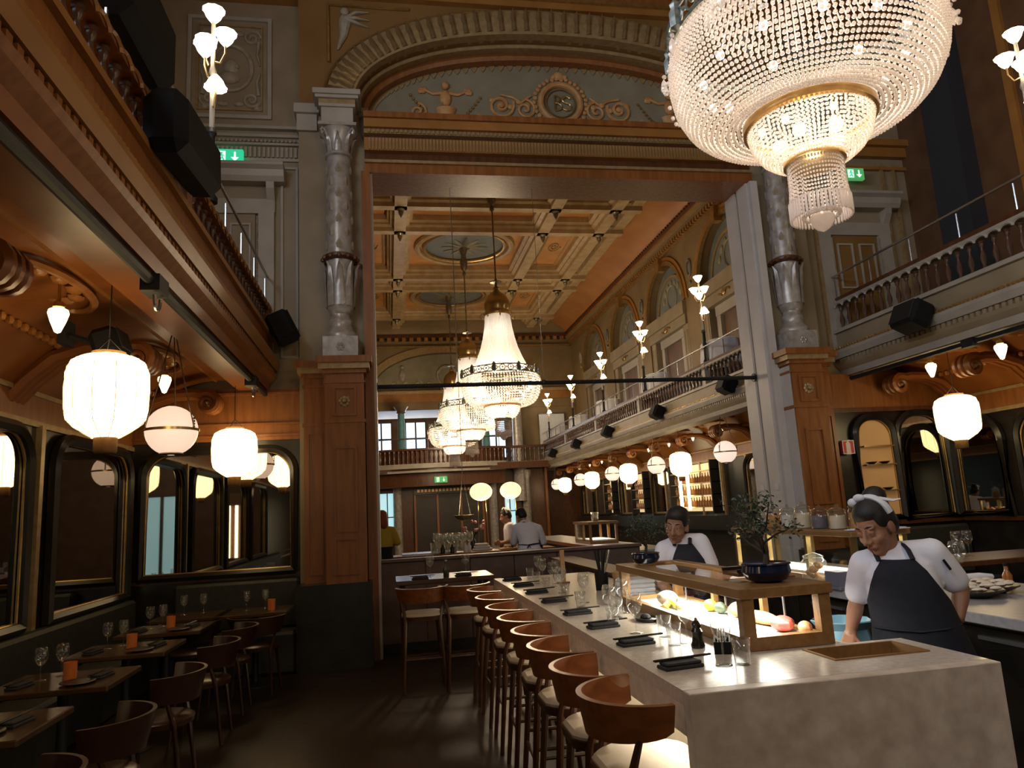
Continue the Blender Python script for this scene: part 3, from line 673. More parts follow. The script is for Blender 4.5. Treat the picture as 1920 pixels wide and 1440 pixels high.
# ---- soffits with cove, bead row, consoles
def console(name, par, x, y, z, s, sw='soffit_wood'):
    pts = [(0, -.28), (.15, -.10), (.35, .08), (.6, .16), (.85, .17)]
    cx, cz = 1.0, .05; sp = [(cx + (.13 - .10 * i / 22) * math.cos(PI * .7 - i * 2 * PI * 1.5 / 22), cz + (.13 - .10 * i / 22) * math.sin(PI * .7 - i * 2 * PI * 1.5 / 22)) for i in range(23)]
    P = [(x + s * a, y, z + c) for a, c in pts + sp]
    b = B()
    for dy in (-.09, 0, .09): b.tube([(p[0], p[1] + dy, p[2]) for p in P], [.055] * 5 + [.05 - .035 * i / 22 for i in range(23)], 6)
    o = b.build('console', sw, par, True)
    B().sphere((x + s * 1.0, y, z + .05), .035, 8, 6, (1, 4.5, 1)).build('volute_eye', 'gilt_dull', o, True)
    return o
def soffit(t, xw, s, y0, y1, cons, width=1.55, sw='soffit_wood'):
    rows = []
    for i in range(13):
        a = i / 12; d = a * (width - .25)
        z = 3.42 - .62 * (1 - min(1, a * 1.25)) ** 2.2
        rows.append([(xw + s * d, y0, z), (xw + s * d, y1, z)])
    B().grid(rows).build('coved_soffit', sw, t, True)
    B().box(*sorted((xw, xw + s * .06)), y0, y1, 2.62, 2.85).build('frieze_board', 'mahogany', t)
    B().box(*sorted((xw, xw + s * .09)), y0, y1, 2.84, 2.88).build('frieze_moulding', 'gilt_dull', t)
    B().box(*sorted((xw, xw + s * .08)), y0, y1, 2.58, 2.63).build('frieze_moulding', 'gilt_dull', t)
    b = B(); n = int((y1 - y0) / .11)
    for k in range(n):
        b.sphere((xw + s * .42, y0 + .05 + k * .11, 3.18), .035, 6, 4)
    tag(b.build('bead_row', 'ornament_wood', t, True), kind='stuff')
    for dd_ in (.62, .98): B().tube([(xw + s * dd_, y0, 3.36 if dd_ < .9 else 3.42), (xw + s * dd_, y1, 3.36 if dd_ < .9 else 3.42)], .018, 5).build('soffit_moulding', 'ornament_wood', t, True)
    B().tube([(xw + s * 1.18, y0, 3.41), (xw + s * 1.18, y1, 3.41)], .03, 6).build('soffit_moulding', 'mahogany', t, True)
    for k, y in enumerate(cons):
        console('console', t, xw, y, 3.02, s, sw)
        if k + 1 < len(cons):
            ym = (y + cons[k + 1]) / 2; hl = min(.62, abs(cons[k + 1] - y) / 2 - .2); bb = B()
            bb.tube([(xw + s * (.72 + .24 * math.sin(2 * PI * i / 28)), ym + hl * math.cos(2 * PI * i / 28), 3.36) for i in range(28)], .03, 6, True)
            for q in range(10): bb.sphere((xw + s * (.72 + .16 * math.sin(q * .63)), ym + hl * .6 * math.cos(q * .63), 3.37), .06, 6, 4, (1, 1.4, .5))
            bb.build('cartouche', 'ornament_wood', t, True)
soffit(wl, XL, 1, -6, 9.28, (-3.2, -.8, 1.6, 4.1, 6.45, 8.85))
soffit(wr, XR, -1, -1, 9.28, (1.6, 4.1, 6.2, 7.6, 8.9))
# black lighting pipes under the balcony edges
t = thing('lighting_pipe', 'long black pipe clamped under the edge of left balcony', 'pipe', (-1.475, 0, 3.235))
B().tube([(0, -5.9, 0), (0, 9.2, 0)], .035, 8).build('tube', 'black_metal', t, True)
for y in (4.85, 8.3):
    B().box(-.06, .06, y - .1, y + .1, -.07, .04).build('clamp', 'black_metal', t)
    B().tube([(0.02, y + .06 * math.cos(a), -.09 + .09 * math.sin(a)) for a in [PI + PI * i / 8 for i in range(9)]], .012, 5).build('hook', 'steel', t, True)
t = thing('lighting_pipe', 'black pipe under the edge of near right balcony', 'pipe', (6.56, 0, 3.235))
B().tube([(0, -1, 0), (0, 9.2, 0)], .03, 8).build('tube', 'black_metal', t, True)
for y in (7.0, 4.9): B().box(-.05, .05, y - .08, y + .08, -.05, .04).build('clamp', 'black_metal', t)
t = thing('cross_rod', 'thin black rod spanning the great opening in front of chandeliers', 'rod', (0, 9.42, 3.325))
B().tube([(-.13, 0, 0), (5.22, 0, 0)], .028, 8).build('tube', 'black_metal', t, True)
for x in (-.12, 5.21): B().lathe([(.06, 0), (.06, .02)], 10, M=T(x, 0, 0) @ RY(PI / 2 if x < 0 else -PI / 2)).build('flange', 'black_metal', t)

# ============================================================ FAR HALL SHELL
ZC = 9.4
wlf = struct(B().box(XL - .2, XL, YB, 34, 0, 10).build('wall_far_left', 'far_wall'))
wrf = sroot('wall_far_right')
B().box(XR, XR + .2, YB, YE + 4, 0, 3.5).build('lower_wall', 'dark_wall', wrf)
ZS = 7.0; AR = 1.42
bays = [11.7 + 3.72 * k for k in range(5)]      # centres of the arched bays
b = B(); prev = YB
b.box(XR, XR + .3, YB, YE + .3, 3.5, 4.0)
for cy in bays:
    b.box(XR, XR + .3, prev, cy - AR, 4.0, 9.2); prev = cy + AR
    n = 20
    for i in range(n):
        a0, a1 = PI * i / n, PI * (i + 1) / n
        yy0, zz0, yy1, zz1 = cy + AR * math.cos(a0), ZS + AR * math.sin(a0), cy + AR * math.cos(a1), ZS + AR * math.sin(a1)
        b.add([(XR, yy0, zz0), (XR, yy1, zz1), (XR, yy1, 9.2), (XR, yy0, 9.2), (XR + .3, yy0, zz0), (XR + .3, yy1, zz1)], [(0, 1, 2, 3), (0, 4, 5, 1)])
b.box(XR, XR + .3, prev, YE + .3, 4.0, 9.2)
b.build('arcade_wall', 'far_wall', wrf)
B().box(XR + .28, XR + .34, YB, YE + .3, 3.5, 9.3).build('niche_back', 'stone_paint', wrf)
for cy in bays:
    def aband(r0, r1, x0, x1, mt, nm):
        rows = []
        for i in range(25):
            a = PI * i / 24; rows.append([(x1, cy + r0 * math.cos(a), ZS + r0 * math.sin(a)), (x0, cy + r0 * math.cos(a), ZS + r0 * math.sin(a)), (x0, cy + r1 * math.cos(a), ZS + r1 * math.sin(a)), (x1, cy + r1 * math.cos(a), ZS + r1 * math.sin(a))])
        return B().grid(rows).build(nm, mt, wrf)
    aband(1.38, 1.50, XR - .07, XR + .02, 'gilt', 'archivolt'); aband(1.50, 1.62, XR - .04, XR + .02, 'ochre', 'archivolt_outer'); aband(1.05, 1.12, XR + .2, XR + .27, 'gilt_dull', 'lunette_ring')
    pts = [(cy, ZS)] + arc(cy, ZS, 1.38, 1.38, 0, PI, 24)
    B().prism(arc(cy, ZS + .02, 1.36, 1.36, 0, PI, 24), 'x', XR + .24, XR + .28).build('lunette', 'arch_blue', wrf)
    b = B()
    for q in range(7): b.sphere((XR + .235, cy + .7 * math.cos(.5 + q * .36), ZS + .15 + .75 * math.sin(.5 + q * .36)), .11, 6, 4, (.25, 1, 1))
    b.tube([(XR + .235, cy + .35 * math.cos(2 * PI * i / 20), ZS + .5 + .35 * math.sin(2 * PI * i / 20)) for i in range(20)], .03, 5, True)
    b.build('lunette_relief', 'lunette_grey', wrf, True)
    B().prism([(cy - .14, 8.62), (cy + .14, 8.62), (cy + .10, 8.25), (cy - .10, 8.25)], 'x', XR - .16, XR + .05).build('keystone', 'gilt', wrf)
    # entablature over the door, pilasters and the brown doorway
    B().box(XR - .04, XR + .26, cy - 1.36, cy + 1.36, 6.35, 6.62).build('door_frieze', 'stone_paint', wrf); B().box(XR - .10, XR + .26, cy - 1.40, cy + 1.40, 6.62, 6.98).build('door_cornice', 'stone_paint', wrf)
    b = B().tube([(XR - .05, cy - .3, 6.5), (XR - .06, cy - .1, 6.55), (XR - .06, cy + .1, 6.45), (XR - .05, cy + .3, 6.5)], .03, 5); b.sphere((XR - .06, cy, 6.5), .09, 8, 5, (.4, 1, 1)); b.build('frieze_ornament', 'gilt', wrf, True)
    B().box(XR + .2, XR + .27, cy - .62, cy + .62, 3.6, 6.1).build('doorway', 'door_brown', wrf)
    for k in (-1, 1):
        B().box(XR + .02, XR + .26, cy + k * 1.2 - .16, cy + k * 1.2 + .16, 3.6, 6.35).build('pilaster', 'stone_paint', wrf)
        B().box(XR + .12, XR + .27, cy + k * .75 - .10, cy + k * .75 + .10, 3.6, 6.35).build('door_jamb', 'stone_light', wrf)
        rect_frame(cy + k * 1.2 - .1, cy + k * 1.2 + .1, 4.3, 6.2, XR + .03, .025, .02, 'gilt_dull', 'pilaster_moulding', wrf, 'x')
    B().box(XR + .1, XR + .27, cy - .85, cy + .85, 6.1, 6.35).build('door_head', 'stone_light', wrf)
    for yy in (cy - 1.86, cy + 1.86):
        if yy > YB + .2 and yy < YE - .1:
            B().tube([(XR - .02, yy + .12 * math.cos(2 * PI * i / 16), 7.75 + .22 * math.sin(2 * PI * i / 16)) for i in range(16)], .03, 5, True).sphere((XR, yy, 7.75), .1, 8, 6, (.4, 1, 1.6)).sphere((XR - .01, yy, 7.35), .05, 6, 5).build('spandrel_medallion', 'stone_light', wrf, True)
# cornice of the far right wall, along y
for d0, z0, z1, mt, nm in ((.10, 8.62, 8.68, 'gilt', 'cornice_gilt_line'), (.07, 8.68, 8.80, 'mahogany_dark', 'cornice_frieze'), (.22, 8.88, 8.94, 'gilt_dull', 'cornice_line'), (.16, 8.80, 8.88, 'far_wall', 'cornice_step'), (.30, 8.98, 9.06, 'mahogany_dark', 'cornice_cap'), (.28, 8.94, 8.98, 'ochre', 'cornice_shelf')):
    B().box(XR - d0, XR + .3, YB, YE, z0, z1).build(nm, mt, wrf)
b = B(); b2 = B()
for k in range(int((YE - YB) / .16)):
    b.box(XR - .15, XR - .05, YB + k * .16, YB + k * .16 + .09, 8.69, 8.79); b2.prism([(YB + k * .16, 9.06), (YB + k * .16 + .14, 9.06), (YB + k * .16 + .07, 9.16)], 'x', XR - .30, XR - .24)
tag(b.build('cornice_dentil', 'ochre', wrf), kind='stuff'); tag(b2.build('cornice_cresting', 'mahogany_dark', wrf), kind='stuff')
soffit(wrf, XR, -1, YB, 29.95, tuple(10.9 + 1.86 * k for k in range(11)), sw='soffit_wood_lit')
# ceiling with cove
cf = sroot('ceiling_far')
B().box(XL - .3, XR + .3, YB, YE + 4.2, ZC + .25, ZC + .4).build('ceiling_slab', 'coffer_grey', cf)
rows = []
for i in range(11):
    a = PI / 2 * i / 10; rows.append([(XR - .22 - 1.25 * (1 - math.cos(a)), YB, 9.05 + .5 * math.sin(a)), (XR - .22 - 1.25 * (1 - math.cos(a)), YE, 9.05 + .5 * math.sin(a))])
B().grid(rows).build('cove', 'cove_red', cf, True)
rows = []
for i in range(11):
    a = PI / 2 * i / 10; rows.append([(XL, YE - .2 - 1.0 * (1 - math.cos(a)), 9.05 + .5 * math.sin(a)), (XR, YE - .2 - 1.0 * (1 - math.cos(a)), 9.05 + .5 * math.sin(a))])
B().grid(rows).build('end_cove', 'far_wall', cf, True)
B().box(XR - 1.60, XR - 1.30, YB, YE - 1, 9.30, 9.66).build('edge_beam', 'coffer_beam', cf)
bxs = (-1.15, .48, 4.43, 6.05); bys = (13.35, 17.05, 18.65, 22.65, 23.85, 27.5)
def beamprof(w_): return [(-w_, ZC + .25), (-w_, ZC + .05), (-w_ * .75, ZC), (-w_ * .75, ZC - .06), (-w_ * .45, ZC - .10), (-w_ * .45, ZC - .22), (w_ * .45, ZC - .22), (w_ * .45, ZC - .10), (w_ * .75, ZC - .06), (w_ * .75, ZC), (w_, ZC + .05), (w_, ZC + .25)]
for x in bxs: B().prism([(x + p, z) for p, z in beamprof(.34)], 'y', YB, YE - 1.1).build('long_beam', 'coffer_beam', cf)
for y in bys: B().prism([(y + p, z) for p, z in beamprof(.26)], 'x', XL, XR - 1.3).build('cross_beam', 'coffer_beam', cf)
drop = B().lathe([(.09, 0), (.10, -.04), (.06, -.09), (.07, -.12), (.035, -.20), (.001, -.26)], 10).mesh('pendant_drop', 'bronze', True)
for x in bxs:
    for y in bys: put(drop, 'pendant_drop', cf, (x, y, ZC - .21))
xe = (-2.9,) + bxs + (XR - 1.45,); ye = (YB + .05,) + bys + (YE - 1.1,)
for i in range(len(xe) - 1):
    for j in range(len(ye) - 1):
        x0, x1, y0, y1 = xe[i] + .34, xe[i + 1] - .34, ye[j] + .26, ye[j + 1] - .26
        if x1 - x0 < .15 or y1 - y0 < .1: continue
        m_ = 'coffer_grey' if i in (0,) else 'coffer_orange'
        B().box(x0, x1, y0, y1, ZC + .2, ZC + .25).build('coffer_panel', m_, cf)
        if y1 - y0 > 2 and i != 2:
            bb = B()
            for q in range(20): bb.box(0, 0, 0, 0, 0, 0) if False else None
            rf = B().tube([(x0 + .12, y0 + .15, ZC + .2), (x1 - .12, y0 + .15, ZC + .2), (x1 - .12, y1 - .15, ZC + .2), (x0 + .12, y1 - .15, ZC + .2)], .03, 5, True); rf.build('panel_moulding', 'gilt_dull', cf)
            B().tube(spiral(((x0 + x1) / 2, 0, 0), .22, .03, 0, 2, 26) and [((x0 + x1) / 2 + p[0], (y0 + y1) / 2 + p[2] * 2, ZC + .19) for p in spiral((0, 0, 0), .2, .03, 0, 2, 26)], .02, 5).build('panel_scroll', 'gilt_dull', cf)
for yc in (15.2, 20.65, 25.65):
    def oval(rx, ry, r, z): return [(2.45 + rx * math.cos(2 * PI * i / 48), yc + ry * math.sin(2 * PI * i / 48), z) for i in range(48)]
    B().tube(oval(1.42, 1.42, 0, ZC + .17), .10, 8, True).build('rosette_ring', 'coffer_beam', cf, True)
    B().tube(oval(1.22, 1.22, 0, ZC + .16), .06, 8, True).build('rosette_bead', 'gilt', cf, True)
    B().lathe([(.001, ZC + .14), (.9, ZC + .17), (1.18, ZC + .2)], 40, (2.45, yc, 0)).build('rosette_disc', 'arch_blue', cf, True)
    bb = B()
    for k in range(12):
        a = 2 * PI * k / 12; bb.tube([(2.45 + r_ * math.cos(a), yc + r_ * math.sin(a), ZC + .13 + .03 * r_) for r_ in (.15, .4, .7)], [.06, .08, .02], 5, flat=.4)
    bb.build('rosette_leaf', 'lunette_grey', cf, True)
# end cornice
weo = sroot('wall_end')
for yf, z0, z1, mt, nm in ((YE - .15, 8.78, 8.88, 'far_wall', 'cornice_step'), (YE - .3, 9.0, 9.12, 'mahogany_dark', 'cornice_cap'), (YE - .12, 8.62, 8.68, 'gilt', 'cornice_gilt_line')):
    B().box(XL, XR, yf, YE + .2, z0, z1).build(nm, mt, weo)
dm = B().box(0, .16, YE - .26, YE - .1, 8.86, 9.0).mesh('end_dentil', 'ochre')
for k in range(36): put(dm, 'end_dentil', weo, (XL + .05 + k * .31, 0, 0))
# end wall: lunette arch, lintel, gallery opening, wall below
b = B()
EX0, EX1 = -.9, 6.0; ecx = 2.55; ehw = 3.1
def earch(x):
    d = min(abs((x - ecx) / ehw), 1); return 6.75 + 1.65 * (1 - d ** 2.1) ** (1 / 2.1)
ex = [ecx - ehw * math.cos(PI * i / 36) for i in range(37)]
b.box(XL, ex[0], YE, YE + .4, 3.2, 9.5).box(ex[-1], XR, YE, YE + .4, 3.2, 9.5)
for i in range(36):
    x0, x1 = ex[i], ex[i + 1]; b.add([(x0, YE, earch(x0)), (x1, YE, earch(x1)), (x1, YE, 9.5), (x0, YE, 9.5), (x0, YE + .35, earch(x0)), (x1, YE + .35, earch(x1))], [(0, 1, 2, 3), (0, 4, 5, 1)])
b.build('end_spandrel', 'far_wall', weo)
B().box(ex[0], ex[-1], YE + .3, YE + .4, 6.5, 8.5).build('end_lunette', 'lunette_grey', weo)
rows = []
for i in range(37):
    t_ = PI * i / 36; P = lambda k: (ecx - (ehw + k) * math.cos(t_), 6.75 + (1.65 + k) * max(0, 1 - abs(math.cos(t_)) ** 2.1) ** (1 / 2.1))
    a_, b_ = P(0), P(.3); rows.append([(a_[0], YE + .3, a_[1]), (a_[0], YE - .06, a_[1]), (b_[0], YE - .06, b_[1]), (b_[0], YE + .05, b_[1])])
B().grid(rows).build('end_archivolt', 'gilt_dull', weo)
B().tube([(2.6 + .42 * math.cos(2 * PI * i / 28), YE + .28, 7.45 + .42 * math.sin(2 * PI * i / 28)) for i in range(28)], .07, 6, True).build('end_medallion', 'relief_white', weo, True)
bb = B()
for s_ in (-1, 1):
    for q in range(4): bb.tube(spiral((2.6 + s_ * (.75 + q * .5), YE + .28, 7.1), .2, .03, PI / 2, s_ * 1.5, 14), .035, 5)
    bb.sphere((2.6 + s_ * 1.9, YE + .28, 7.5), .13, 8, 6, (1, .5, 2)).sphere((2.6 + s_ * 1.9, YE + .28, 7.85), .09, 8, 6)
bb.build('end_scroll', 'relief_white', weo, True)
for yf, z0, z1, mt in ((YE - .1, 6.3, 6.62, 'ochre'), (YE - .2, 6.62, 6.75, 'gilt_dull'), (YE - .05, 5.95, 6.3, 'far_wall')):
    B().box(XL, XR, yf, YE + .4, z0, z1).build('end_lintel', mt, weo)
B().box(XL, XR, YE + .2, YE + .4, 0, 3.6).build('end_lower_wall', 'mahogany_dark', weo)
# room behind the gallery: ceiling, floor and the windows to the street
B().box(XL, XR, YE + .4, 33.2, 6.0, 6.1).build('gallery_ceiling', 'far_wall', weo)
B().box(XL, XR, 28.6, 33.2, 3.3, 3.55).build('gallery_floor', 'mahogany_dark', weo)
wb = B(); wx = (-2.0, -.25, 1.3, 3.2, 5.0)
segs = [XL] + sum(([x - .48, x + .48] for x in wx), []) + [XR]
for i in range(0, len(segs), 2): wb.box(segs[i], segs[i + 1], 33.0, 33.2, 3.5, 6.1)
for x in wx: wb.box(x - .48, x + .48, 33.0, 33.2, 3.5, 4.0).box(x - .48, x + .48, 33.0, 33.2, 5.9, 6.1)
wb.build('gallery_back_wall', 'door_brown', weo)
B().box(XL, XR, 33.0, 33.2, 0, 3.4).build('end_base_wall', 'dark_wall', weo)
for i, x in enumerate(wx):
    wn = sroot('window_%d' % (i + 4), loc=(x, 33.08, 4.0))
    b = B()
    for s_ in (-1, 1): b.box(s_ * .48 - .05, s_ * .48 + .05, -.05, .05, 0, 1.9)
    b.box(-.48, .48, -.05, .05, 0, .07).box(-.48, .48, -.05, .05, 1.83, 1.9).build('window_frame', 'door_brown', wn)
    b = B().box(-.035, .035, -.03, .03, .07, 1.83).box(-.45, .45, -.03, .03, 1.05, 1.13).build('glazing_bar', 'door_brown', wn)
    B().box(-.45, .45, -.004, .004, .07, 1.83).build('pane', 'window_glass', wn)
# bowed gallery balcony at the far end
t = thing('gallery_balcony', 'curved dark balcony across the far end below turquoise columns', 'balcony', (0, 0, 0))
def bow(x): return 28.35 + .55 * ((x - 2.0) / 3.0) ** 2
def bowbar(nm, mt, dy0, dy1, z0, z1, xa=-1.6, xb=4.7):
    rows = []
    for i in range(25):
        x = xa + (xb - xa) * i / 24; y = bow(x); rows.append([(x, y + dy1, z0), (x, y + dy0, z0), (x, y + dy0, z1), (x, y + dy1, z1), (x, y + dy1, z0)])
    return B().grid(rows).build(nm, mt, t)
bowbar('lower_band', 'stone_light', 0, .6, 3.28, 3.36); bowbar('fascia', 'mahogany_dark', .04, .6, 3.36, 3.44); bowbar('broad_band', 'stone_light', -.08, .6, 3.44, 3.56); bowbar('base_rail', 'stone_light', -.1, .3, 3.56, 3.62); bowbar('top_rail', 'mahogany_dark', -.06, .2, 4.14, 4.22); bowbar('valance', 'mahogany_dark', .3, .6, 2.75, 3.28); bowbar('parapet_back', 'mahogany_dark', .14, .18, 3.62, 4.14)
for k in range(36):
    x = -1.5 + k * 6.1 / 35; put(bal_mesh, 'baluster', t, (x, bow(x) + .06, 3.62), None, (1.3, 1.3, 1.42))
B().box(4.7, 6.45, 29.1, 30.1, 3.3, 3.6).build('side_landing', 'stone_paint', t); B().box(4.7, 6.45, 29.1, 29.25, 4.15, 4.25).build('side_rail', 'mahogany_dark', t)
for k in range(9): put(bal_mesh, 'baluster', t, (4.85 + k * .19, 29.17, 3.6), None, (1.3, 1.3, 1.5))
B().tube([(-1.6 + 6.3 * i / 20, bow(-1.6 + 6.3 * i / 20) + .1, 4.62) for i in range(21)], .025, 6).build('hand_rail', 'steel', t, True)
for k in range(9): x = -1.3 + k * .72; B().tube([(x, bow(x) + .1, 4.2), (x, bow(x) + .1, 4.62)], .014, 5).build('rail_post', 'steel', t)
tq = thing('gallery_column', 'turquoise iron column on the far gallery, left of the chandeliers', 'column', (.58, 29.2, 3.55))
B().lathe([(.30, 0), (.30, .12), (.22, .2), (.24, .45), (.17, .55), (.15, 1.2), (.13, 2.15)], 16).build('shaft', 'turquoise', tq, True)
B().lathe([(.13, 2.15), (.2, 2.18), (.16, 2.24), (.28, 2.42), (.3, 2.45)], 16).build('capital', 'bronze', tq, True)
dup(tq, (4.0, 29.2, 3.55), label='turquoise iron column on the far gallery, behind the chandeliers')
gc = thing('gallery_pier', 'grey ornamented half-column at right of the far gallery', 'column', (5.35, 29.4, 2.0))
B().lathe([(.26, 0), (.24, 1.2), (.30, 1.3), (.26, 1.5), (.22, 2.4), (.20, 3.9), (.28, 4.0), (.30, 4.1)], 16).build('shaft', 'silver_leaf', gc, True)
# ============================================================ LAMPS
ORD = 'first second third fourth fifth sixth seventh eighth ninth tenth eleventh twelfth thirteenth fourteenth fifteenth sixteenth seventeenth eighteenth nineteenth twentieth'.split()
def bead_tpl(n, m):
    b = B().sphere((0, 0, 0), 1.0, n, m); return b.v, b.f
def add_beads(b, pts, r, tpl):
    V, F = tpl
    for p in pts:
        o = len(b.v); b.v.extend([(p[0] + r * v[0], p[1] + r * v[1], p[2] + r * v[2]) for v in V]); b.f.extend([tuple(i + o for i in f) for f in F])
def sample_profile(prof, n):
    L = [0]
    for (r0, z0), (r1, z1) in zip(prof, prof[1:]): L.append(L[-1] + math.hypot(r1 - r0, z1 - z0))
    out = []
    for i in range(n):
        s = L[-1] * i / (n - 1); k = 0
        while k < len(prof) - 2 and L[k + 1] < s: k += 1
        t = (s - L[k]) / max(1e-9, L[k + 1] - L[k]); out.append((prof[k][0] + (prof[k + 1][0] - prof[k][0]) * t, prof[k][1] + (prof[k + 1][1] - prof[k][1]) * t))
    return out
BOWL = [(.42, .80), (.52, .775), (.62, .78), (.72, .825), (.80, .905), (.86, 1.03), (.885, 1.18), (.88, 1.31), (.845, 1.42)]
LBOWL = [(.19, .47), (.27, .51), (.33, .56), (.375, .63), (.40, .73)]
DRUM = [(.185, .20), (.175, .30), (.175, .45)]
DRAPE = [(.60, 1.66), (.50, 1.88), (.42, 2.10), (.355, 2.35), (.31, 2.60), (.28, 2.88)]
def chandelier(near):
    label = 'huge crystal chandelier with bead-net bowl hanging closest over the bar' if near else 'crystal chandelier nearest behind the opening, with tall white bead drape'
    t = thing('chandelier', label, 'chandelier', (2.46, 3.5, 3.115) if near else (2.6, 16.0, 3.22), 0, 'chandeliers down the axis of the hall')
    mb, md = ('beads', 'beads') if near else ('beads_far', 'drape_far')
    tpl = bead_tpl(6, 4) if near else bead_tpl(4, 2)
    def net(nm, prof, ns, nr, r, mt):
        b = B()
        for j, (rr, z) in enumerate(sample_profile(prof, nr)):
            add_beads(b, [(rr * math.cos(2 * PI * (i + .5 * (j % 2) * 0) / ns), rr * math.sin(2 * PI * i / ns), z) for i in range(ns)], r * (.75 + .25 * rr / .88), tpl)
        return tag(b.build(nm, mt, t, 'all'), kind='stuff')
    if near:
        net('bowl_bead_net', BOWL, 150, 27, .0150, mb); net('lower_bowl_bead_net', LBOWL, 84, 14, .0125, mb); net('drum_bead_net', DRUM, 56, 10, .0105, mb)
    else:
        net('bowl_bead_net', BOWL, 84, 16, .027, mb); net('lower_bowl_bead_net', LBOWL, 50, 8, .024, mb); net('drum_bead_net', DRUM, 34, 7, .020, mb)
    b = B(); ns = 64
    for i in range(ns):
        a = 2 * PI * i / ns; b.tube([(r_ * math.cos(a), r_ * math.sin(a), z) for r_, z in DRAPE], [.036 * r_ + .003 for r_, z in DRAPE] if not near else .008, 4, cap=False)
    tag(b.build('bead_drape', md, t, True), kind='stuff')
    b = B()
    for i in range(48):
        a = 2 * PI * i / 48; b.lathe([(.001, -.01), (.009, .0), (.009, .12), (.001, .13)], 5, (.19 * math.cos(a), .19 * math.sin(a), .08))
    tag(b.build('crystal_fringe', mb, t), kind='stuff')
    B().lathe([(.001, -.02), (.04, 0), (.075, .04), (.08, .08), (.05, .12)], 14).build('tip_ball', mb, t, True)
    b = B()
    for i in range(28): a = 2 * PI * i / 28; b.sphere((.11 * math.cos(a), .11 * math.sin(a), .10), .02, 6, 4)
    tag(b.build('tip_fringe', mb, t, True), kind='stuff')
    B().lathe([(.182, .455), (.20, .46), (.20, .485), (.182, .49)], 32).build('drum_ring', 'brass', t, True)
    B().lathe([(.40, .735), (.43, .74), (.43, .79), (.41, .80)], 40, cap=False).build('bowl_ring', 'gilt', t, True)
    # openwork band with cresting
    b = B()
    for z in (1.425, 1.575): b.tube([(.87 * math.cos(2 * PI * i / 48), .87 * math.sin(2 * PI * i / 48), z) for i in range(48)], .013, 5, True)
    for k in range(30):
        a = 2 * PI * k / 30
        b.tube([(.87 * math.cos(a + .075 * math.cos(q)), .87 * math.sin(a + .075 * math.cos(q)), 1.50 + .062 * math.sin(q)) for q in [2 * PI * i / 10 for i in range(10)]], .009, 4, True)
        b.sphere((.87 * math.cos(a), .87 * math.sin(a), 1.5), .022, 5, 4)
        b.sphere((.87 * math.cos(a + PI / 30), .87 * math.sin(a + PI / 30), 1.5), .018, 5, 4)
    for k in range(10):
        a = 2 * PI * k / 10
        b.lathe([(.001, .0), (.045, .03), (.05, .13), (.03, .17), (.04, .20), (.001, .25)], 6, (.885 * math.cos(a), .885 * math.sin(a), 1.39))
    b.build('openwork_band', 'verdigris', t, True)
    b = B()   # swags of beads and drops round the belly
    for k in range(12):
        a0 = 2 * PI * k / 12; 
        for q in range(9):
            a = a0 + 2 * PI / 12 * q / 8; add_beads(b, [(.925 * math.cos(a), .925 * math.sin(a), 1.36 - .26 * math.sin(PI * q / 8))], .017, tpl)
        b.lathe([(.001, -.13), (.028, -.09), (.02, -.03), (.004, 0)], 6, (.93 * math.cos(a0), .93 * math.sin(a0), 1.34))
    tag(b.build('bead_swag', mb, t, True), kind='stuff')
    bm_ = B().sphere((0, 0, 0), .032, 6, 4).mesh('bulb', 'bulb_glow', True)
    for k in range(12): a = 2 * PI * (k + .3) / 12; put(bm_, 'bulb', t, (.66 * math.cos(a), .66 * math.sin(a), 1.16))
    for k in range(6): a = 2 * PI * (k + .6) / 6; put(bm_, 'bulb', t, (.5 * math.cos(a), .5 * math.sin(a), .97))
    for k in range(5): a = 2 * PI * k / 5; put(bm_, 'bulb', t, (.2 * math.cos(a), .2 * math.sin(a), .64), None, 1.5)
    B().lathe([(.30, 2.88), (.33, 2.92), (.30, 2.97), (.27, 3.0), (.30, 3.1), (.29, 3.22), (.22, 3.36), (.1, 3.45), (.06, 3.5), (.08, 3.54), (.03, 3.6), (.03, 3.68)], 24).build('crown', 'brass', t, True)
    hk = B().tube([(.31, 0, 2.94), (.38, 0, 2.92), (.41, 0, 2.86), (.38, 0, 2.80), (.35, 0, 2.84)], .014, 5).mesh('crown_hook', 'brass', True)
    for k in range(8): put(hk, 'crown_hook', t, None, (0, 0, 2 * PI * k / 8))
    B().lathe([(.02, 3.66), (.14, 3.68), (.15, 3.70), (.02, 3.72)], 16).build('pulley_plate', 'bronze', t, True)
    B().lathe([(.02, 3.7), (.035, 3.74), (.018, 3.8), (.018, 4.3), (.03, 4.34), (.018, 4.4), (.018, 5.5)], 10).build('stem', 'bronze', t, True)
    B().lathe([(.02, 5.45), (.06, 5.5), (.035, 5.6), (.10, 5.7), (.115, 5.9), (.07, 6.1), (.12, 6.26), (.14, 6.32)], 12).build('canopy', 'bronze', t, True)
    return t
chn = chandelier(True); chn.scale = (.855,) * 3; chf = chandelier(False)
dup(chf, (2.42, 20.75, 3.22), label='middle chandelier of the far hall, half hidden by the one before it')
dup(chf, (2.36, 25.6, 3.22), label='last and smallest chandelier, towards the far gallery windows')
for (x, y, z, s) in ((2.46, 3.5, 3.68, 12), (2.6, 16, 3.86, 40), (2.42, 20.75, 3.86, 40), (2.36, 25.6, 3.86, 40)): light('lower_bowl_glow', 'POINT', (x, y, z), s, (1.0, .78, .5), .08)
light('drum_glow', 'POINT', (2.46, 3.5, 3.36), 2.5, (1.0, .80, .62), .05)
for (x, y) in ((2.6, 16), (2.42, 20.75), (2.36, 25.6)): light('drape_glow', 'POINT', (x, y, 5.7), 12, (1.0, .9, .75), .08)

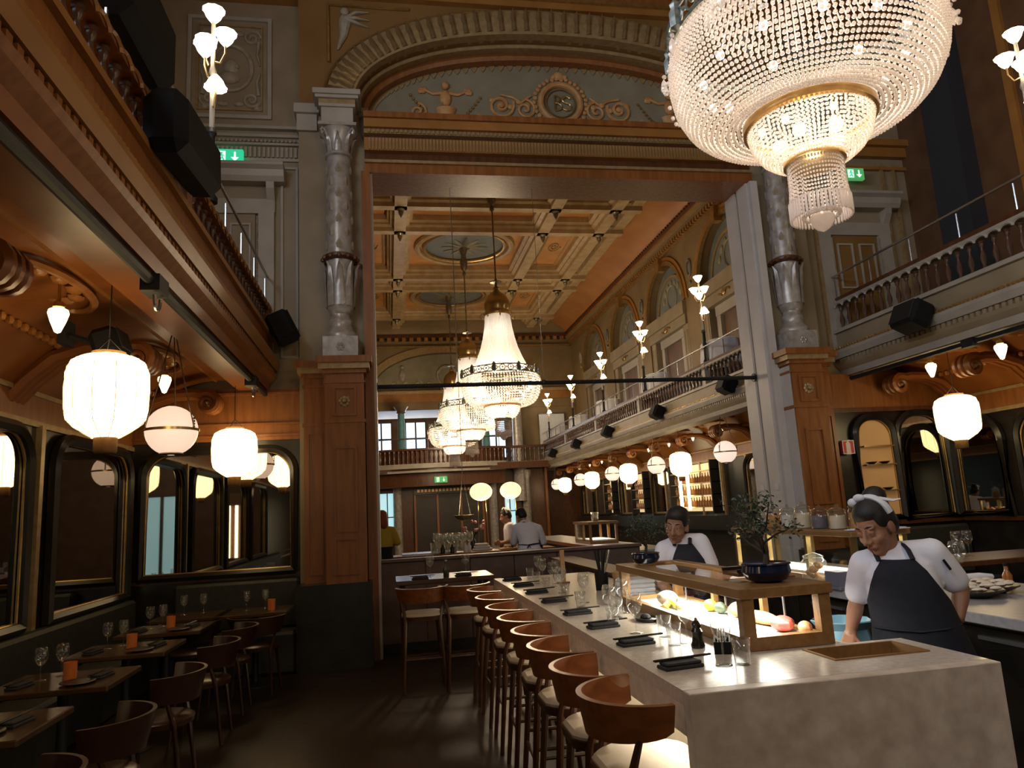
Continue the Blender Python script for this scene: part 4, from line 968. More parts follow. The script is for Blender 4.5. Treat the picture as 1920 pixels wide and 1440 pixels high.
# ---- tulip candelabra on the balcony rails
tul = B().lathe([(.02, 0), (.045, .03), (.065, .06), (.08, .10), (.10, .125), (.088, .13), (.04, .09)], 10).mesh('tulip_shade', 'tulip_glow', True)
def candelabrum(x, y, z, label, first=[None], h=1.95):
    if first[0]:
        return dup(first[0], (x, y, z), 0, label)
    t = thing('candelabrum', label, 'lamp', (x, y, z), 0, 'tulip candelabra on the balcony rails'); first[0] = t
    B().lathe([(.06, 0), (.06, .04), (.035, .08), (.035, .35), (.05, .38), (.03, .44), (.03, .62), (.045, .65), (.028, .7)], 10).build('base', 'black_metal', t, True)
    B().lathe([(.024, .7), (.022, 1.2), (.035, 1.24), (.02, 1.3), (.018, 1.75)], 8).build('pole', 'stone_light', t, True)
    arms = ((0, 0, 1.74, 0), (.11, -.02, 1.50, 0), (-.05, -.08, 1.34, 0), (-.08, .08, 1.50, 0), (.04, -.06, 1.06, 1))
    for ax, ay, az, dn in arms[1:]:
        B().tube([(0, 0, az - .15), (ax * .6, ay * .6, az - .17), (ax, ay, az - .08), (ax, ay, az)], .011, 5).build('arm', 'brass', t, True)
    for ax, ay, az, dn in arms: put(tul, 'tulip_shade', t, (ax, ay, az + (.12 if dn else 0)), (PI if dn else 0, 0, 0))
    return t
candelabrum(-1.46, 6.22, 4.42, 'tulip lamp post on the left balcony rail, above the black speaker')
candelabrum(6.58, 5.8, 4.43, 'tulip lamp post at the right picture edge, on the near right balcony')
for i, y in enumerate((13.77, 17.45, 21.1, 24.85, 28.8)):
    candelabrum(6.58, y, 4.44, ['tulip lamp post nearest the opening on the far right balcony', 'second tulip lamp post along the far right balcony', 'third tulip lamp post along the far right balcony', 'fourth tulip lamp post along the far right balcony', 'farthest tulip lamp post on the far right balcony'][i])

# ---- paper lanterns and globe lamps
def lantern(loc, label, top, small=False, first=[None]):
    g = 'hanging paper lanterns'
    if first[0] is None:
        t = thing('paper_lantern', label, 'lantern', loc, 0, g); first[0] = t
        B().lathe([(.10, .275), (.17, .255), (.225, .22), (.250, .15), (.254, .04), (.248, -.10), (.235, -.165), (.19, -.215), (.13, -.255), (.085, -.285)], 20).build('shade', 'lantern_shade', t, True)
        rb = B().tube([(.10, 0, .277), (.19, 0, .247), (.243, 0, .18), (.2565, 0, .04), (.2505, 0, -.10), (.225, 0, -.187), (.14, 0, -.253), (.085, 0, -.287)], .0022, 4).mesh('rib', 'lantern_rib')
        for k in range(12): put(rb, 'rib', t, None, (0, 0, 2 * PI * k / 12))
        B().lathe([(.105, .27), (.105, .292), (.08, .292)], 16, cap=False).build('top_ring', 'wood_light', t, True)
        B().lathe([(.075, -.285), (.072, -.375), (.06, -.39)], 10).build('wooden_foot', 'case_wood', t, True)
        b = B().tube([(0, 0, .39), (0, 0, top - loc[2])], .004, 4)
        for k in range(3): a = 2 * PI * k / 3; b.tube([(.1 * math.cos(a), .1 * math.sin(a), .28), (0, 0, .39)], .004, 4)
        b.build('cord', 'black_metal', t); return t
    return dup(first[0], loc, random.uniform(0, .4), label)
def globe_lamp(loc, label, top, far=False, store={}):
    g = 'banded globe lamps on straps'
    if far in store: return dup(store[far], loc, 0, label)
    t = thing('globe_lamp', label, 'lamp', loc, 0, g); store[far] = t
    B().sphere((0, 0, 0), .225, 24, 16).build('globe', 'globe_far' if far else 'globe_white', t, True)
    B().lathe([(.228, -.012), (.236, -.012), (.236, .012), (.228, .012)], 32, cap=False).build('band', 'brass', t, True)
    B().lathe([(.10, -.205), (.105, -.215), (.09, -.222), (.001, -.222)], 16).build('bottom_cap', 'bronze', t, True)
    b = B()
    for k in range(3):
        a = 2 * PI * k / 3 - .4; b.tube([(.236 * math.cos(a), .236 * math.sin(a), 0), (.12 * math.cos(a), .12 * math.sin(a), .45), (.02 * math.cos(a), .02 * math.sin(a), top - loc[2])], .006, 4)
        for q in range(5): b.sphere((.236 * math.cos(a) * .98, .236 * math.sin(a) * .98, .02 + q * .025), .012, 5, 4)
    b.build('strap', 'bronze', t, True); return t
lantern((-1.83, 5.12, 2.55), 'large glowing paper lantern nearest on the left', 3.42)
lantern((-1.76, 8.85, 2.49), 'glowing paper lantern in front of the arched mirror beside the left pedestal', 3.42)
lantern((7.0, 7.85, 2.48), 'glowing paper lantern at right, before the dark mirror wall', 3.42)
for y, l in ((15.95, 'first paper lantern under the far balcony'), (19.7, 'second paper lantern under the far balcony'), (23.5, 'third paper lantern under the far balcony'), (27.3, 'last paper lantern under the far balcony')):
    lantern((6.72, y, 2.48), l, 3.42)
globe_lamp((-1.93, 6.95, 2.53), 'pinkish globe lamp with brass band, left between two lanterns', 3.42)
for y, l in ((13.6, 'first banded globe lamp under the far balcony'), (17.45, 'second banded globe lamp under the far balcony'), (21.15, 'third banded globe lamp under the far balcony'), (24.9, 'fourth banded globe lamp under the far balcony'), (28.6, 'last banded globe lamp under the far balcony')):
    globe_lamp((6.70, y, 2.56), l, 3.42, True)
drop = None
def drop_lamp(loc, label, grp, first=[None]):
    if first[0]: return dup(first[0], loc, 0, label, grp)
    t = thing('drop_lamp', label, 'lamp', loc, 0, grp); first[0] = t
    B().lathe([(.001, -.11), (.02, -.10), (.048, -.03), (.066, .03), (.06, .055), (.03, .07)], 14).build('glass_drop', 'drop_glow', t, True)
    B().lathe([(.03, .07), (.04, .075), (.03, .11), (.012, .12), (.012, .30)], 8).build('socket', 'brass', t, True); return t
drop_lamp((-2.19, 5.2, 3.11), 'teardrop lamp near the left edge under the balcony scroll', 'teardrop soffit lamps')
drop_lamp((-2.19, 7.6, 3.10), 'teardrop lamp right of the largest paper lantern', 'teardrop soffit lamps')
drop_lamp((6.74, 7.85, 3.10), 'teardrop lamp left of the right paper lantern', 'teardrop soffit lamps')
drop_lamp((6.75, 6.8, 3.10), 'teardrop lamp right of the right paper lantern', 'teardrop soffit lamps')
for k in range(10): 
    o = drop_lamp((7.35, 15.0 + 1.55 * k, 3.12), '%s small bright bulb in the row under the far balcony soffit' % ORD[k], 'soffit bulbs of the far balcony'); o.scale = (.55,) * 3
# paper balls on thin stands behind the partition
for i, (x, r) in enumerate(((1.64, .205), (2.18, .195))):
    t = thing('ball_lamp', ['left one of the two yellow oval paper ball lamps', 'right one of the two yellow oval paper ball lamps'][i], 'lamp', (x, 13.0, 1.0), 0, 'oval paper ball lamps')
    B().sphere((0, 0, 1.0), r, 20, 12, (1, 1, .78)).build('paper_ball', 'paper_ball', t, True)
    light('ball_glow', 'POINT', (x, 13.0, 1.72), 7, (1.0, .75, .45), .1)
    b = B().tube([(-.08, 0, 0), (-.06, 0, .85)], .006, 5).tube([(.1, 0, 0), (.08, 0, .85)], .006, 5).box(-.14, .14, -.1, .1, 0, .015); b.build('stand', 'brass', t)

# ---- speakers
def speaker(loc, label, rz, s=(.26, .36, .30), tilt=.5, first=[None]):
    t = thing('speaker', label, 'speaker', loc, rz, None)
    M_ = RY(tilt)
    B().rbox(-s[0] / 2, s[0] / 2, -s[1] / 2, s[1] / 2, -s[2] / 2, s[2] / 2, .04, M_).build('cabinet', 'black_plastic', t)
    B().rbox(-s[0] / 2 - .012, -s[0] / 2, -s[1] / 2 + .03, s[1] / 2 - .03, -s[2] / 2 + .03, s[2] / 2 - .03, .005, M_).build('grille', 'black_metal', t)
    B().tube([(s[0] / 2 * .8, 0, 0), (.3, 0, .08)], .025, 6).box(.28, .34, -.08, .08, 0, .18).build('bracket', 'black_metal', t); return t
for i, y in enumerate((12.4, 16.0, 20.0, 23.6, 27.2, 31.0)):
    if y < 30: speaker((6.28, y, 3.72), ['black speaker on the far balcony front, nearest the opening', 'second black speaker along the far balcony front', 'third black speaker along the far balcony front', 'fourth black speaker along the far balcony front', 'farthest black speaker on the far balcony front'][i], 0, tilt=.45)
speaker((6.22, 7.42, 3.66), 'black speaker under the near right balustrade', 0, (.28, .42, .32), .45)
speaker((-1.22, 8.85, 3.98), 'small black speaker at the end of the left balcony', PI, (.28, .36, .36), .45)
speaker((-2.05, 5.75, 3.05), 'black speaker hanging from the left soffit above the biggest lantern', PI, (.2, .3, .22), .3)
t = thing('covered_speaker', 'big black cloth-covered loudspeaker hung on the left balcony front', 'speaker', (-1.27, 4.72, 4.14))
B().rbox(-.13, .13, -.50, .50, -.20, .20, .07, RX(.12)).build('cloth_cover', 'black_plastic', t)
B().box(-.3, -.12, -.1, .1, -.05, .05).build('bracket', 'black_metal', t)
t = thing('dark_cloth', 'black cloth bundle on the left balcony rail at the picture top', 'cloth', (-1.50, 4.35, 4.62))
B().rbox(-.12, .15, -.5, .45, -.1, .42, .08).build('fold', 'black_plastic', t)

# ---- exit and fire signs
def sign(name, label, loc, w, h, face, par_y=True):
    t = thing(name, label, 'sign', loc)
    B().box(-w / 2, w / 2, -.03, .03, -h / 2, h / 2).build('sign_box', face, t)
    b = B()
    if name == 'exit_sign':
        x = w * .22
        b.box(x - .012, x + .012, -.033, -.03, -h * .1, h * .32); b.add([(x - .05, -.033, -h * .05), (x + .05, -.033, -h * .05), (x, -.033, -h * .34)], [(0, 1, 2)])
        mx_ = -w * .24; b.box(mx_ - .05, mx_ + .05, -.033, -.03, -h * .36, h * .36); b.build('pictogram', 'sign_white', t)
        b2 = B().sphere((mx_, -.035, h * .2), .016, 6, 4).tube([(mx_, -.035, h * .12), (mx_ + .01, -.035, -h * .08), (mx_ + .03, -.035, -h * .3)], .009, 4).tube([(mx_ + .01, -.035, -h * .08), (mx_ - .03, -.035, -h * .28)], .009, 4).tube([(mx_ - .03, -.035, h * .0), (mx_, -.035, h * .1), (mx_ + .035, -.035, h * .02)], .007, 4)
        b2.build('running_figure', 'sign_green', t)
    else:
        b.lathe([(.001, -.10), (.035, -.10), (.035, .05), (.015, .075), (.015, .09)], 10, (0, -.03, 0), sy=.15).box(-.012, .035, -.036, -.03, .085, .10).build('extinguisher_symbol', 'print_white', t)
        rect_frame(-w / 2, w / 2, -h / 2, h / 2, -.03, .012, .004, 'print_white', 'border', t)
    return t
sign('exit_sign', 'green running-man exit sign with down arrow above the left door', (-1.94, 9.20, 6.38), .36, .20, 'sign_green')
sign('exit_sign', 'dim green exit sign over the upper right doorway', (7.06, 9.15, 6.36), .30, .18, 'sign_green_far')
sign('exit_sign', 'small green exit sign under the far gallery', (2.05, 28.60, 2.98), .5, .24, 'sign_green_far')
sign('fire_sign', 'red fire extinguisher sign on the right pedestal edge', (6.30, 9.10, 2.25), .18, .19, 'sign_red')
# ============================================================ THE BAR
HC = 1.0
bar = thing('bar_counter', 'long pale stone bar counter with waterfall front running down the room', 'counter', (0, 0, 0))
# top: front slab (with sink hole) and the long wing
b = B()
sx0, sx1, sy0, sy1 = 1.70, 2.12, 2.71, 2.94
b.box(.99, sx0, 2.52, 3.0, HC - .05, HC).box(sx0, sx1, 2.52, sy0, HC - .05, HC).box(sx0, sx1, sy1, 3.0, HC - .05, HC).box(sx1, 2.21, 2.52, 3.0, HC - .05, HC)
b.build('front_top', 'stone_counter', bar)
B().box(.99, 1.95, 3.0, 7.18, HC - .05, HC).build('long_top', 'stone_counter', bar)
B().rbox(.99, 2.21, 2.46, 2.52, 0, HC, .003).build('front_panel', 'stone_front', bar)
B().box(2.15, 2.21, 2.52, 3.0, 0, HC - .052).build('end_panel', 'stone_front', bar)
B().box(.99, 1.02, 2.52, 7.18, HC - .15, HC - .05).build('edge_apron', 'stone_front', bar)
for k in range(8): B().rbox(1.27, 1.30, 2.54 + k * .575, 2.54 + k * .575 + .57, .06, HC - .052, .004).build('knee_panel', 'seat_leather', bar)
B().box(1.30, 1.95, 2.54, 7.15, 0, .06).build('kick_plinth', 'black_frame', bar)
B().box(1.90, 1.95, 3.0, 7.15, .06, HC - .052).build('back_panel', 'black_frame', bar)
B().box(1.03, 1.27, 2.56, 7.12, .88, .90).build('lamp_housing', 'steel', bar)
B().tube([(1.12, 2.55, .2), (1.12, 7.1, .2)], .018, 6).build('foot_rail', 'brass', bar)
sk = thing('sink_box', 'recessed sink box with wooden rim let into the front of counter', 'sink', (0, 0, 0))
b = B(); z0, z1 = HC - .16, HC + .006
for (x0, x1, y0, y1) in ((sx0, sx0 + .012, sy0, sy1), (sx1 - .012, sx1, sy0, sy1), (sx0 + .012, sx1 - .012, sy0, sy0 + .012), (sx0 + .012, sx1 - .012, sy1 - .012, sy1)): b.box(x0, x1, y0, y1, z0, z1)
b.build('rim', 'case_wood', sk); B().box(sx0, sx1, sy0, sy1, z0 - .01, z0).build('basin_floor', 'counter_grey', sk)
B().sphere((1.76, 2.76, z0 + .02), .025, 8, 6).build('drain_knob', 'brass', sk, True)

# ---- sushi display case
cs = thing('display_case', 'wood-framed glass fish display case glowing on the counter', 'display case', (0, 0, 0))
X0, X1, Y0, Y1, Z0, Z1 = 1.48, 1.895, 3.0, 4.70, HC, 1.262
def post(x, y, w_=.055, d=.05): return B().box(x, x + w_, y, y + d, Z0 + .056, Z1 - .046)
for x, y in ((X0, Y0), (X1 - .055, Y0), (X0, Y1 - .05), (X1 - .055, Y1 - .05)): post(x, y).build('corner_post', 'case_wood', cs)
for y in (3.55, 4.13): B().box(X1 - .03, X1, y, y + .035, Z0 + .03, Z1 - .045).build('rear_post', 'case_wood', cs)
b = B().box(X0, X1, Y0, Y0 + .05, Z0 + .002, Z0 + .056).box(X0, X0 + .04, Y0 + .05, Y1 - .05, Z0 + .002, Z0 + .056).box(X1 - .04, X1, Y0 + .05, Y1 - .05, Z0 + .002, Z0 + .04).box(X0, X1, Y1 - .05, Y1, Z0 + .002, Z0 + .056); b.build('base_rail', 'case_wood', cs)
b = B().rbox(X0 - .015, X1 + .01, Y0 - .015, Y0 + .20, Z1 - .045, Z1, .004).rbox(X0 - .015, X0 + .10, Y0 + .2, Y1 + .01, Z1 - .045, Z1, .004).rbox(X1 - .06, X1 + .01, Y0 + .2, Y1 + .01, Z1 - .045, Z1, .004).rbox(X0 + .10, X1 - .06, Y1 - .06, Y1 + .01, Z1 - .045, Z1, .004); b.build('top_frame', 'case_wood', cs)
B().box(X0 + .1, X1 - .06, Y0 + .2, Y1 - .06, Z1 - .02, Z1 - .012).build('top_pane', 'case_glass', cs)
B().box(X0 + .018, X0 + .022, Y0 + .045, Y1 - .045, Z0 + .055, Z1 - .045).build('side_pane', 'case_glass', cs)
B().box(X0 + .045, X1 - .045, Y0 + .018, Y0 + .022, Z0 + .04, Z1 - .045).build('front_pane', 'case_glass', cs)
B().box(X0 + .04, X1 - .04, Y0 + .045, Y1 - .045, Z0 + .004, Z0 + .03).build('ice_bed', 'white_led', cs)
B().box(1.60, 1.78, 3.05, 4.62, 1.214, 1.217).build('lamp_strip', 'steel', cs)
for y in (3.28, 3.9, 4.45): B().tube([(1.83, y, Z0 + .03), (1.83, y, Z1 - .05)], .006, 6).build('steel_rod', 'steel', cs)
zi = Z0 + .03
def blob(name, label, cat, loc, s, mt, parts=None, grp=None, seed=0):
    t = thing(name, label, cat, loc, random.uniform(-.3, .3), grp)
    rnd = random.Random(seed); b = B().sphere((0, 0, s[2]), 1, 14, 10, (s[0], s[1], s[2]))
    b.v = [(x * (1 + .12 * math.sin(7 * y / s[1] + seed)), y * (1 + .08 * math.sin(5 * x / s[0])), z) for x, y, z in b.v]
    b.build('flesh', mt, t, True); return t
blob('fish_fillet', 'deep red tuna block at the near end of the display case', 'fish', (1.78, 3.22, zi), (.05, .075, .035), 'tuna', seed=1)
blob('fish_fillet', 'orange salmon side lying along the back of the display case', 'fish', (1.80, 3.45, zi), (.045, .16, .03), 'salmon', seed=2)
blob('fish_fillet', 'pale orange fillet in the front right corner of display case', 'fish', (1.82, 3.10, zi), (.03, .05, .03), 'salmon', seed=3)
blob('fish_fillet', 'pinkish shrimp pile behind the tuna in the display case', 'fish', (1.80, 3.68, zi), (.05, .07, .04), 'salmon', seed=4)
t = blob('squid', 'pale yellow-white squid at the far end of the display case', 'seafood', (1.64, 4.28, zi), (.06, .10, .045), 'whitefish', seed=5)
B().tube([(0, -.08, .03), (-.04, -.16, .02), (-.02, -.2, .01)], [.02, .015, .005], 6).tube([(0.02, -.08, .03), (.03, -.17, .02), (.05, -.21, .01)], [.02, .015, .005], 6).build('tentacle', 'lemon', t, True)
t = thing('lemon', 'yellow lemon inside the display case', 'fruit', (1.76, 3.95, zi)); B().lathe([(.001, -.045), (.012, -.04), (.03, -.022), (.034, 0), (.03, .022), (.012, .04), (.001, .045)], 12, M=T(0, 0, .034) @ RX(PI / 2)).build('peel', 'lemon', t, True); B().sphere((0, .044, .034), .006, 6, 4).build('stem_end', 'leaf', t)
t = thing('avocado', 'green avocado beside the lemon in the display case', 'fruit', (1.77, 3.84, zi)); B().lathe([(.001, -.04), (.026, -.03), (.032, -.005), (.024, .025), (.010, .042), (.001, .045)], 12, M=T(0, 0, .032) @ RX(PI / 2)).build('skin', 'leaf', t, True); B().sphere((0, -.042, .032), .004, 6, 4).build('stem', 'bark', t)
t = thing('price_card', 'white price card stand on the top of the display case', 'card', (1.83, 3.30, Z1)); B().box(-.05, .05, -.012, .012, 0, .05).build('card', 'porcelain', t); B().box(-.07, .07, -.03, .03, -.0, .006).build('foot', 'case_wood', t)
t = thing('cutting_tray', 'dark wooden tray on the display case behind the plant pot', 'tray', (1.80, 3.52, Z1)); B().rbox(-.11, .11, -.09, .09, 0, .02, .004).build('board', 'mahogany_dark', t); B().box(-.11, .11, -.09, -.078, .02, .035).build('rim', 'black_frame', t); B().box(-.11, .11, .078, .09, .02, .035).build('rim', 'black_frame', t)

def bonsai(loc, label, s, seed):
    t = thing('potted_bonsai', label, 'plant', loc, 0, None); rnd = random.Random(seed)
    B().lathe([(.05, 0), (.085, .012), (.105, .045), (.10, .072), (.108, .078), (.10, .083), (.085, .075)], 20).build('pot', 'pot_blue', t, True)
    B().lathe([(.001, .07), (.09, .072)], 16).build('soil', 'bark', t)
    b = B(); tips = []
    b.tube([(0, 0, .07), (.012, 0, .13), (-.005, .01, .19), (.01, 0, .24)], [.014, .011, .009, .006], 7)
    for k in range(9):
        a = rnd.uniform(0, 2 * PI); z = rnd.uniform(.15, .24); l = rnd.uniform(.08, .17)
        e = (l * math.cos(a), l * math.sin(a), z + rnd.uniform(.02, .12)); b.tube([(0, 0, z - .03), (e[0] * .5, e[1] * .5, z + .01), e], [.006, .004, .002], 5); tips.append(e)
    b.build('trunk', 'bark', t, True)
    b = B()
    for k in range(520):
        e = rnd.choice(tips); q = rnd.uniform(.35, 1.15)
        p = Vector((e[0] * q + rnd.gauss(0, .022), e[1] * q + rnd.gauss(0, .022), e[2] + rnd.gauss(0.0, .022)))
        b.add([(-.011, 0, 0), (0, -.006, .001), (.013, 0, 0), (0, .006, .001)], [(0, 1, 2, 3)], T(*p) @ Euler((rnd.uniform(-1, 1), rnd.uniform(-1, 1), rnd.uniform(0, 6)), 'XYZ').to_matrix().to_4x4())
    tag(b.build('foliage', 'leaf', t), kind='stuff'); t.scale = (s,) * 3; return t
bonsai((1.70, 3.17, Z1), 'small bonsai in a dark blue pot on the near corner of the display case', 1.05, 3)
bonsai((1.62, 4.55, Z1), 'second bonsai in a dark pot at the far end of the display case', .85, 5)

# ---- things standing on the counter
GLASS = {}
def wine_glass(loc, label, grp=None, s=1.0):
    if 'w' in GLASS: o = dup(GLASS['w'], loc, random.uniform(0, 6), label, grp)
    else:
        t = thing('wine_glass', label, 'glass', loc, 0, grp); GLASS['w'] = t; o = t
        B().lathe([(.035, 0), (.034, .003), (.008, .007), (.004, .012), (.004, .085), (.008, .092), (.02, .10), (.036, .125), (.040, .150), (.036, .185), (.031, .20), (.030, .20), (.034, .185), (.0385, .150), (.034, .127), (.018, .103), (.001, .097)], 14).build('bowl_and_stem', 'glass', t, 'all')
    o.scale = (s,) * 3; return o
def tumbler(loc, label, grp=None, s=1.0):
    if 't' in GLASS: o = dup(GLASS['t'], loc, random.uniform(0, 6), label, grp)
    else:
        t = thing('water_glass', label, 'glass', loc, 0, grp); GLASS['t'] = t; o = t
        B().lathe([(.001, 0), (.030, 0), (.036, .10), (.0345, .10), (.029, .008), (.001, .008)], 14).build('glass_body', 'glass', t, 'all')
    o.scale = (s,) * 3; return o
def napkin_set(loc, rz, label, grp=None):
    if 'n' in GLASS: return dup(GLASS['n'], loc, rz, label, grp)
    t = thing('napkin_setting', label, 'napkin', loc, rz, grp); GLASS['n'] = t
    B().rbox(-.085, .085, -.04, .04, 0, .014, .004).build('lower_fold', 'napkin', t)
    B().rbox(-.075, .080, -.032, .036, .014, .026, .004).build('upper_fold', 'napkin', t)
    b = B().tube([(-.10, .02, .03), (.16, .03, .03)], .004, 5); b.build('chopstick', 'black_frame', t); B().tube([(-.10, .032, .03), (.16, .038, .03)], .004, 5).build('chopstick', 'black_frame', t); return t
ords = ('nearest', 'second', 'third', 'fourth', 'fifth', 'sixth', 'seventh', 'farthest')
nys = (2.85, 3.38, 3.91, 4.45, 5.10, 5.70, 6.28, 6.86)
for i, y in enumerate(nys):
    napkin_set((1.12, y, HC), R(8), 'black napkin and chopsticks, %s place along the stone bar' % ords[i], 'black napkin settings along the bar')
for i, (x, y) in enumerate(((1.29, 2.82), (1.22, 3.66), (1.22, 4.10), (1.30, 4.95), (1.30, 5.6), (1.34, 6.1), (1.36, 6.6), (1.40, 7.0))):
    wine_glass((x, y, HC), 'stemmed wine glass at the %s place on the stone bar' % ords[i], 'wine glasses along the bar')
for i, (x, y) in enumerate(((1.36, 2.80), (1.27, 3.28), (1.31, 3.50), (1.18, 3.92), (1.30, 4.22), (1.22, 4.75), (1.25, 5.3), (1.24, 5.9), (1.27, 6.45), (1.30, 6.9))):
    tumbler((x, y, HC), 'water tumbler %s along the stone bar' % (('nearest',) + ('second', 'third', 'fourth', 'fifth', 'sixth', 'seventh', 'eighth', 'ninth', 'tenth'))[i], 'water tumblers along the bar')
wine_glass((1.34, 3.30, HC), 'tall wine glass beside the pepper mill', None, 1.0)
for i, (x, y) in enumerate(((1.38, 4.35), (1.22, 5.35), (1.42, 6.3))): wine_glass((x, y, HC), 'extra wine glass at the back of the bar, %s from the front' % ('first', 'second', 'third')[i], 'wine glasses along the bar')
t = thing('pepper_mill', 'small dark pepper mill beside the cutlery box in front of the case', 'mill', (1.345, 3.19, HC))
B().lathe([(.03, 0), (.032, .01), (.024, .03), (.022, .055), (.027, .07), (.018, .085), (.022, .1), (.012, .115), (.001, .12)], 14).build('body', 'bottle_dark', t, True); B().sphere((0, 0, .122), .008, 8, 6).build('knob', 'bronze', t)
t = thing('cutlery_box', 'black box of chopsticks lying by the display case', 'box', (1.41, 3.08, HC), R(65))
B().box(-.08, .08, -.035, .035, 0, .01).box(-.08, .08, -.035, -.028, .01, .05).box(-.08, .08, .028, .035, .01, .05).box(-.08, -.073, -.028, .028, .01, .05).box(.073, .08, -.028, .028, .01, .05).build('box_body', 'black_plastic', t)
for k in range(4): B().tube([(-.07, -.018 + .012 * k, .02), (.13, -.01 + .01 * k, .07)], .003, 5).build('chopstick', 'steel', t)
t = thing('tool_jar', 'black jar of tongs and knives standing at the far end of bar', 'jar', (1.62, 5.6, HC))
B().lathe([(.05, 0), (.055, .12), (.05, .13), (.045, .12)], 12).build('jar_body', 'black_plastic', t, True)
for k in range(5): B().tube([(0, 0, .03), (-.04 + .03 * k, .02 * (k % 2), .30)], [.006, .009], 5).build('utensil', 'steel' if k == 4 else 'black_metal', t)
t = thing('wood_stake', 'pale wooden board standing upright on the bar behind glasses', 'board', (1.48, 6.3, HC)); B().rbox(-.02, .02, -.008, .008, 0, .28, .003).build('board', 'wood_light', t); B().box(-.05, .05, -.03, .03, 0, .012).build('foot', 'case_wood', t)
t = thing('napkin_stack', 'stack of folded white cloths at the far side of bar', 'cloths', (1.72, 5.15, HC))
for k in range(4): B().rbox(-.12 + .01 * k, .12, -.14, .14 - .01 * k, .03 * k, .03 * k + .028, .008).build('folded_cloth', 'cloth_white', t)
t = thing('wooden_tub', 'round wooden rice tub behind the folded cloths', 'tub', (1.80, 5.48, HC)); B().lathe([(.11, 0), (.125, .14), (.115, .14), (.10, .02), (.001, .02)], 20).build('tub_body', 'wood_light', t, True); B().lathe([(.122, .03), (.126, .03), (.128, .05), (.122, .05)], 20, cap=False).build('hoop', 'brass', t)
t = thing('side_tray', 'dark oval tray behind the glasses in the middle of bar', 'tray', (1.40, 4.02, HC)); B().lathe([(.001, 0), (.07, 0), (.085, .018), (.08, .02), (.001, .008)], 18, sx=.7, sy=1.3).build('dish', 'plate_dark', t, True); B().sphere((0, 0, .02), .03, 8, 6, (1, 1.3, .6)).build('folded_towel', 'napkin', t, True)

# ---- bar stools
SEAT_Z = .69
def stool(loc, label, first=[None]):
    if first[0]: return dup(first[0], loc, random.uniform(-.06, .06), label)
    t = thing('bar_stool', label, 'stool', loc, 0, 'bar stools along the stone counter'); first[0] = t
    # seat pad (rounded, facing +x = bar)
    pr = arc(0, 0, .20, .20, 0, 2 * PI, 28)[:-1]; pr = [(max(min(x * 1.12, .19), -.2), max(min(y * 1.12, .2), -.2)) for x, y in pr]
    b = B(); b.grid([[(x * k, y * k, SEAT_Z + z) for x, y in pr] for k, z in ((.001, .03), (.6, .03), (.93, .026), (1, .012), (.99, 0), (.001, 0))], closed_u=True); b.build('seat', 'seat_leather', t, True)
    b = B(); b.grid([[(x * k, y * k, SEAT_Z + z) for x, y in pr] for k, z in ((.001, -.002), (1.03, -.002), (1.0, -.04), (.001, -.045))], closed_u=True); b.build('seat_frame', 'stool_dark', t, True)
    # curved wrap-round back
    rows = []; n = 24
    for i in range(n + 1):
        a = R(86) + R(188) * i / n; c_, s_ = math.cos(a), math.sin(a); f = math.sin(PI * i / n) ** .5
        zb, zt = SEAT_Z + .125 + .045 * (1 - f), SEAT_Z + .265
        r0, r1 = .215, .262
        rows.append([(r0 * c_, r0 * s_ * 1.02, zb), ((r0 + .02) * c_, (r0 + .02) * s_, zb), (r1 * c_, r1 * s_, zt), ((r1 - .022) * c_, (r1 - .022) * s_, zt + .002), ((r0 + .012) * c_, (r0 + .012) * s_, zb + .05), (r0 * c_, r0 * s_ * 1.02, zb)])
    o = B().grid(rows).build('backrest', 'stool_wood', t, True)
    for sx_, sy_ in ((1, 1), (1, -1)):
        B().tube([(.15 * sx_, .15 * sy_, SEAT_Z - .03), (.20 * sx_, .20 * sy_, 0)], [.02, .014], 8).build('leg', 'stool_dark', t, True)
    for sy_ in (1, -1):
        B().tube([(-.10, .205 * sy_, SEAT_Z + .15), (-.145, .165 * sy_, SEAT_Z - .03), (-.21, .20 * sy_, 0)], [.013, .02, .014], 8).build('leg', 'stool_dark', t, True)
    for p, q in (((.178, .178, .25), (.178, -.178, .25)), ((-.178, .185, .30), (-.178, -.185, .30)), ((.178, .178, .36), (-.17, .182, .36)), ((.178, -.178, .36), (-.17, -.182, .36))):
        B().tube([p, q], .011, 6).build('stretcher', 'stool_dark', t, True)
    return t
sys_ = (2.78, 3.26, 3.80, 4.30, 4.86, 5.44, 6.10, 6.74)
for i, y in enumerate(sys_): stool((.94, y, 0), 'curved-back wooden bar stool, %s along the stone counter' % ('nearest the camera' if i == 0 else ords[i]))

# ---- standing table across the end of the bar, with stools
t = thing('high_table', 'dark high table standing across behind the end of the bar', 'table', (0, 0, 0))
B().rbox(.05, 1.06, 7.60, 8.30, .955, 1.0, .006).build('table_top', 'table_wood', t)
for x in (.12, .98):
    for y in (7.68, 8.22): B().tube([(x, y, .955), (x, y, 0)], [.03, .022], 8).build('leg', 'stool_dark', t)
B().box(.12, .98, 7.93, 7.97, .18, .22).build('foot_bar', 'stool_dark', t)
o = stool((.30, 7.42, 0), 'curved-back stool at the left of the high table'); o.rotation_euler = (0, 0, PI / 2)
o = stool((.72, 7.40, 0), 'curved-back stool at the right of the high table'); o.rotation_euler = (0, 0, PI / 2)
napkin_set((.30, 7.72, 1.0), R(5), 'black napkin at left on the high table'); napkin_set((.75, 7.74, 1.0), R(5), 'black napkin at right on the high table')
wine_glass((.42, 7.95, 1.0), 'wine glass at left on the high table', None, 1.1); wine_glass((.80, 7.95, 1.0), 'wine glass at right on the high table', None, 1.1)
